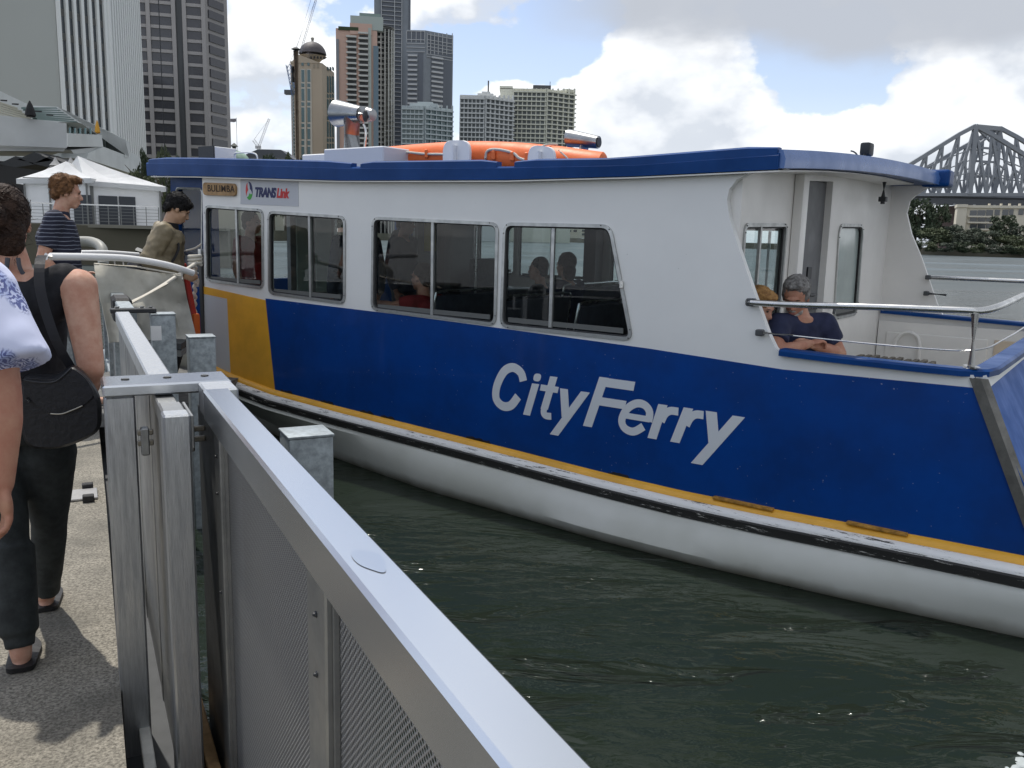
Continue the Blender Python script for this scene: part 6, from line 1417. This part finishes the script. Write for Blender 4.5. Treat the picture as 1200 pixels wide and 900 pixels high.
def floral():
    m = bpy.data.materials.new('floral_print'); m.use_nodes = True; nt = m.node_tree; b = nt.nodes['Principled BSDF']; t_ = nt.nodes.new('ShaderNodeTexCoord')
    n0 = nt.nodes.new('ShaderNodeTexNoise'); n0.inputs['Scale'].default_value = 20; n0.inputs['Detail'].default_value = 2; nt.links.new(t_.outputs['Object'], n0.inputs[0])
    wv = nt.nodes.new('ShaderNodeTexWave'); wv.inputs['Scale'].default_value = 34; wv.inputs['Distortion'].default_value = 14; wv.inputs['Detail'].default_value = 2; wv.inputs['Detail Scale'].default_value = 1.2; nt.links.new(t_.outputs['Object'], wv.inputs[0])
    vo = nt.nodes.new('ShaderNodeTexVoronoi'); vo.inputs['Scale'].default_value = 9; nt.links.new(t_.outputs['Object'], vo.inputs[0])
    blob = ramp(nt, vo.outputs['Distance'], [(.46, 1.0), (.58, 0.0)]); pat = math_(nt, 'MULTIPLY', blob, ramp(nt, wv.outputs[1], [(.46, 0.0), (.58, 1.0)])); soft = math_(nt, 'MULTIPLY', blob, ramp(nt, n0.outputs[0], [(.45, 0.0), (.6, 1.0)]))
    c = mixc(nt, math_(nt, 'MULTIPLY', soft, .8), (.62, .66, .86), (.30, .38, .68)); c = mixc(nt, math_(nt, 'MULTIPLY', pat, .95), c, (.09, .11, .30)); nt.links.new(c, b.inputs['Base Color']); b.inputs['Roughness'].default_value = .85; return m
bm = bmesh.new(); torso(bm, J, .022, 0, False, 1.05); cap_(bm, J['chest'].lerp(J['neck'], .58), J['shR'], .085, .075, 14); ell(bm, J['shR']+V((0, 0, -.01)), (.078, .078, .08), None, 16, 12)
cap_(bm, J['shR'], at(18, 428, 2.07), .076, .083, 20, True); sleeve(bm, J, 'L', .75, .075, .08); remeshed(bm, 'shirt', floral(), t, .008, 5, F_B, disp=wrinkle(.009, 9))
bm = bmesh.new(); trousers(bm, J, .95, .085, .08, .015); remeshed(bm, 'trousers', DGREY, t, .012, 5, F_B)

# --- man in striped polo, profile to the right
def stripes():
    m = bpy.data.materials.new('navy_striped_knit'); m.use_nodes = True; nt = m.node_tree; b = nt.nodes['Principled BSDF']; t_ = nt.nodes.new('ShaderNodeTexCoord'); s = nt.nodes.new('ShaderNodeSeparateXYZ'); nt.links.new(t_.outputs['Object'], s.inputs[0])
    n0 = nt.nodes.new('ShaderNodeTexNoise'); n0.inputs['Scale'].default_value = 9; nt.links.new(t_.outputs['Object'], n0.inputs[0])
    z = math_(nt, 'ADD', s.outputs[2], math_(nt, 'MULTIPLY', n0.outputs[0], .02)); fr = math_(nt, 'FRACT', math_(nt, 'MULTIPLY', z, 33)); k = ramp(nt, fr, [(.0, 1.0), (.15, 1.0), (.22, 0.0), (.96, 0.0)])
    c = mixc(nt, k, (.010, .012, .030), (.19, .21, .27)); nt.links.new(c, b.inputs['Base Color']); b.inputs['Roughness'].default_value = .85; return m
B_ = at(69, 300, 6.85); B_.z = .55; h_ = R(26)
J = pose(B_, h_, 1.83, head=(0, .085, 1.625), neck=(0, .02, 1.475), elR=(.21, -.10, 1.14), wrR=(.20, .06, .92), elL=(-.21, -.05, 1.15), wrL=(-.2, .15, 1.0), chest=(0, 0, 1.29), knR=(.1, .12, .5), anR=(.1, .15, .09), anL=(-.1, -.25, .12), knL=(-.1, -.06, .5))
J['hf'] = V((math.cos(h_), math.sin(h_), -.13)).normalized()
t = thing('person', 'man with sandy hair in navy polo shirt with thin white stripes, in profile', 'person', B_)
bm = bmesh.new(); torso(bm, J, fat=1.08); limbs(bm, J, fat=1.08); M_, q, s_ = head(bm, J); remeshed(bm, 'body', SK1, t, .008, 4, B_); facebits(J, t, M_, q, s_)
hair(J, t, q, M_, s_, H_RB, [((0, -.035, .055), (.086, .098, .090)), ((0, .035, .105), (.068, .060, .035)), ((0, -.075, -.01), (.074, .045, .06)), ((.062, -.02, .03), (.026, .055, .055)), ((-.062, -.02, .03), (.026, .055, .055))], .007, .007, 50)
bm = bmesh.new(); torso(bm, J, .020, 0, False, 1.12)
for sd in 'RL': sleeve(bm, J, sd, .72, .075, .070)
remeshed(bm, 'polo_shirt', stripes(), t, .009, 5, B_, disp=wrinkle(.009, 11))
bm = bmesh.new(); cap_(bm, J['neck']-V((0, 0, .045)), J['neck']+V((0, 0, .012)), .082, .070, 18, True); remeshed(bm, 'collar', mat('navy_collar', (.02, .022, .045), .85), t, .008, 2, B_)
bm = bmesh.new(); trousers(bm, J, .97, .075, .065); remeshed(bm, 'trousers', DGREY, t, .012, 5, B_)
# --- young man in khaki bomber jacket with a backpack
B_ = at(192, 300, 7.75); B_.z = .48; h_ = R(24)
J = pose(B_, h_, 1.84, head=(0, .13, 1.60), neck=(0, .045, 1.47), chest=(0, .01, 1.29), elR=(.235, -.12, 1.18), wrR=(.19, .12, 1.07), elL=(-.22, -.06, 1.15), wrL=(-.16, .08, .96), shR=(.185, -.0, 1.41), knR=(.1, .08, .5), anL=(-.1, -.2, .12))
J['hf'] = V((math.cos(h_), math.sin(h_), -.55)).normalized()
t = thing('person', 'young man with black hair in khaki bomber jacket looking down, boarding the ferry', 'person', B_)
bm = bmesh.new(); torso(bm, J); limbs(bm, J); M_, q, s_ = head(bm, J); remeshed(bm, 'body', SK3, t, .008, 4, B_); facebits(J, t, M_, q, s_)
hair(J, t, q, M_, s_, H_BK, [((0, -.025, .055), (.092, .108, .092)), ((0, .045, .078), (.070, .052, .036)), ((0, -.08, -.015), (.076, .042, .055)), ((.060, -.012, .03), (.022, .052, .055)), ((-.060, -.012, .03), (.022, .052, .055))], .007, .005, 50)
KH = mat('khaki_nylon', (.225, .185, .115), .55, var=.18, vscale=9, bump=.3, bscale=14)
bm = bmesh.new(); torso(bm, J, .040, 0, False, 1.0)
for sd in 'RL': sleeve(bm, J, sd, 1.92, .082, .058)
remeshed(bm, 'jacket', KH, t, .009, 4, B_, disp=wrinkle(.016, 11))
bm = bmesh.new(); cap_(bm, J['neck']-V((0, 0, .05)), J['neck']+V((0, 0, .02))+J['fv']*.01, .092, .078, 18, True)
for sd in 'RL': cap_(bm, J['el'+sd].lerp(J['wr'+sd], .86), J['wr'+sd], .05, .042, 12, True)
remeshed(bm, 'ribbed_collar', mat('rib_black', (.01, .01, .011), .9), t, .008, 2, B_)
bm = bmesh.new(); trousers(bm, J, .97, .075, .06); remeshed(bm, 'trousers', BT, t, .012, 5, B_)
bp_ = thing('backpack', 'black backpack worn low on the young man\'s back', 'backpack', B_)
bm = bmesh.new(); c_ = B_*0+V((0, 0, 1.06))-J['fv']*.235; ell(bm, c_+B_, (.15, .095, .20), Matrix((J['rv'], J['fv'], V((0, 0, 1)))).transposed(), 20, 14); ell(bm, c_+B_-V((0, 0, .10)), (.155, .115, .13), Matrix((J['rv'], J['fv'], V((0, 0, 1)))).transposed(), 20, 14); remeshed(bm, 'bag', mat('backpack_black', (.012, .013, .018), .7), bp_, .010, 3, B_, disp=wrinkle(.006, 12))
rv, fv = J['rv'], J['fv']
bm = bmesh.new()
for sx in (1, -1):
    pts = bez([V((0, 0, 1.0))-fv*.17+rv*sx*.12, V((0, 0, 1.30))-fv*.165+rv*sx*.12, V((0, 0, 1.515))+fv*.0+rv*sx*.115, V((0, 0, 1.40))+fv*.155+rv*sx*.12, V((0, 0, 1.15))+fv*.17+rv*sx*.13, V((0, 0, 1.0))+fv*.06+rv*sx*.20], 5); prev = None
    for p_ in pts:
        r_ = [bm.verts.new(p_+rv*k*.022) for k in (-1, 1)]
        if prev: bm.faces.new((prev[0], prev[1], r_[1], r_[0]))
        prev = r_
bmesh.ops.solidify(bm, geom=bm.faces[:], thickness=.006); fin(bm, 'strap', RUBBER, bp_)
tubeo('cross_strap', RUBBER, bp_, bez([V((0, 0, 1.05))-fv*.17+rv*.17, V((0, 0, 1.15))+rv*.235, V((0, 0, 1.36))+fv*.12+rv*.19, V((0, 0, 1.50))+fv*.02-rv*.02], 6), .012, 6)

# --- seated people in the stern well
def seated(label, pelvis, h, lean, headp, H=1.75, wrR=None, wrL=None, elR=None, elL=None, skin=SK1, shirt=None, hairm=H_DB, hairparts=None, hf=None, fat=1.0, vox=.009, face=True, thighs=.42, sleeve_f=.6):
    fv = V((math.cos(h), math.sin(h), 0)); rv = V((fv.y, -fv.x, 0)); p = V(pelvis); s = H/1.75
    q_ = lambda r, f, z: p+rv*r*s+fv*f*s+V((0, 0, z*s))
    base = V((p.x, p.y, p.z-.5*s)); n_ = q_(0, lean, .50-lean*.25)
    J = dict(pelvis=p, waist=q_(0, lean*.15, .13), chest=q_(0, lean*.55, .33-lean*.1), neck=n_, head=V(headp) if headp is not None else n_+fv*.04+V((0, 0, .155)), shR=n_+rv*.175*s-V((0, 0, .06)), shL=n_-rv*.175*s-V((0, 0, .06)))
    J['elR'] = V(elR) if elR is not None else J['shR']+rv*.05+fv*.08-V((0, 0, .27)); J['elL'] = V(elL) if elL is not None else J['shL']-rv*.05+fv*.08-V((0, 0, .27))
    J['wrR'] = V(wrR) if wrR is not None else J['elR']+fv*.22-rv*.06; J['wrL'] = V(wrL) if wrL is not None else J['elL']+fv*.22+rv*.06
    for sd, k in (('R', 1), ('L', -1)): J['hip'+sd] = q_(.09*k, .02, -.02); J['kn'+sd] = q_(.12*k, thighs, .0); J['an'+sd] = q_(.12*k, thighs, -.40)
    J.update(fv=fv, rv=rv, s=s, hf=hf or fv, base=base)
    t = thing('person', label, 'person', base)
    bm = bmesh.new(); torso(bm, J, fat=fat); limbs(bm, J, fat=fat, curlR=1.0, curlL=.9); M_, q, s_ = head(bm, J); remeshed(bm, 'body', skin, t, vox, 4, base)
    if face: facebits(J, t, M_, q, s_)
    hair(J, t, q, M_, s_, hairm, hairparts or [((0, -.03, .045), (.082, .098, .095)), ((0, -.07, -.02), (.072, .045, .06))], .008)
    bm = bmesh.new(); torso(bm, J, .018, 0, False, fat*1.04)
    for sd in 'RL': sleeve(bm, J, sd, sleeve_f, .075*fat, .068*fat)
    remeshed(bm, 'shirt', shirt, t, .011, 5, base, disp=wrinkle(.005, 10))
    bm = bmesh.new(); trousers(bm, J, .9, .075, .06); remeshed(bm, 'trousers', DGREY, t, .013, 4, base)
    return t, J, q, M_, s_
NAVY = mat('navy_cotton', (.012, .018, .055), .85, var=.2, vscale=12)
hs = math.atan2((BU*.8-BN*.5).y, (BU*.8-BN*.5).x)
hf = (BU*.12-BN*.95+V((0, 0, -.42))).normalized()
t, J, q, M_, s_ = seated('grey haired bearded man in navy T-shirt sitting in the stern with head bowed', BW(3.68, .59, 1.075), hs, .17, BW(3.79, .46, 1.665), 1.80, wrR=BW(3.92, .40, 1.385), elR=BW(3.78, .18, 1.33), wrL=BW(3.93, .46, 1.37), elL=BW(4.02, .72, 1.30), skin=SK2, shirt=NAVY, hairm=H_GR, hf=hf, fat=1.12, vox=.006, thighs=.30,
       hairparts=[((0, -.03, .05), (.086, .098, .088)), ((0, .02, .098), (.066, .062, .030)), ((0, -.07, -.01), (.076, .045, .05)), ((.064, -.01, .02), (.022, .04, .045)), ((-.064, -.01, .02), (.022, .04, .045))])
hair_b = bmesh.new()
for p_, r_ in (((0, .058, -.093), (.034, .032, .030)), ((0, .094, -.052), (.028, .008, .007)), ((.035, .035, -.080), (.022, .035, .026)), ((-.035, .035, -.080), (.022, .035, .026))): ell(hair_b, q(*p_), tuple(v*s_ for v in r_), M_, 12, 8)
remeshed(hair_b, 'beard', H_WH, t, .006, 2, J['base'], disp=lambda c, n_: n_*.004*noise.noise(c*90))
tubeo('bracelet', mat('bracelet_tan', (.25, .12, .05), .6), t, [J['wrR']+V((math.cos(a_*.7)*.026, math.sin(a_*.7)*.02, math.sin(a_*.7)*.02))-J['base'] for a_ in range(10)], .003, 5)
haft0 = math.atan2(BU.y, BU.x)
seated('blonde person mostly hidden behind the cabin wing beside the bearded man', BW(3.68, .36, 1.02), haft0, .02, BW(3.63, .28, 1.60), 1.56, shirt=mat('white_top', (.6, .6, .62), .85), hairm=H_BL, hf=(BU*.9-BN*.2+V((0, 0, -.35))).normalized(), skin=SK1, thighs=.34,
       hairparts=[((0, -.025, .05), (.088, .102, .092)), ((0, .03, .095), (.070, .060, .034)), ((0, -.07, -.04), (.080, .045, .075)), ((.068, .0, -.0), (.024, .06, .075)), ((-.068, .0, -.0), (.024, .06, .075))])
# --- passengers inside the cabin
RED = mat('dark_red_cotton', (.20, .012, .012), .85, var=.2, vscale=10); TEALJ = mat('dark_jacket', (.02, .025, .035), .8)
def standing_in(label, s, t_, h, H, shirt, hairm, skin=SK2, **ov):
    b = BW(s, t_, .56); J = pose(b, h, H, **ov); t = thing('person', label, 'person', b)
    bm = bmesh.new(); torso(bm, J); limbs(bm, J); M_, q, s_ = head(bm, J); remeshed(bm, 'body', skin, t, .011, 4, b); facebits(J, t, M_, q, s_)
    hair(J, t, q, M_, s_, hairm, [((0, -.03, .045), (.084, .098, .095)), ((0, -.07, -.02), (.072, .045, .06))], .01)
    bm = bmesh.new(); torso(bm, J, .025, 0, False)
    for sd in 'RL': sleeve(bm, J, sd, 1.7 if shirt is not RED else .7, .075, .06)
    remeshed(bm, 'shirt', shirt, t, .012, 4, b); bm = bmesh.new(); trousers(bm, J); remeshed(bm, 'trousers', DGREY, t, .014, 4, b); return t, J, b
haft = math.atan2(BU.y, BU.x); hfar = math.atan2(BN.y, BN.x)
standing_in('crew member in dark red shirt and cap behind the foremost cabin window', -1.98, .62, haft+.3, 1.62, RED, H_BK)
t, J, b = standing_in('passenger in dark jacket with pale shoulder strap at the right of the second window', -.40, .62, haft+2.6, 1.66, TEALJ, H_DB)
tubeo('shoulder_strap', mat('pale_strap', (.45, .47, .5), .6), t, [J['shR']+V((0, 0, .08))-b, J['chest']+J['fv']*.17-b, J['waist']-J['rv']*.15+J['fv']*.12-b], .014, 6)
standing_in('taller dark clad passenger standing at the left of the third window', -1.22, 2.1, haft+.5, 1.74, TEALJ, H_DB)
standing_in('shorter dark clad passenger standing behind the left pane of the third window', -.82, 1.7, haft+.2, 1.66, mat('dark_navy_coat', (.015, .02, .04), .8), H_DB)
seated('passenger in a red T-shirt leaning an arm along the third window sill', BW(.62, .55, 1.02), haft+math.pi, .10, None, 1.66, shirt=RED, hairm=H_DB, skin=SK2, wrL=BW(.20, .30, 1.40), elL=BW(.40, .28, 1.38), fat=1.1)
seated('short haired passenger at the left of the last cabin window, seen from behind', BW(.40, 2.55, 1.02), haft+math.pi+.3, .02, None, 1.72, shirt=TEALJ, hairm=H_BK)
seated('long haired passenger seen in silhouette right of the mullion in the last window', BW(.80, 2.45, 1.06), haft+math.pi-.1, .02, None, 1.78, shirt=NAVY, hairm=H_DB, hairparts=[((0, -.03, .045), (.088, .102, .098)), ((0, -.06, -.06), (.082, .055, .11))])

bpy.data.scenes.remove(TSC)
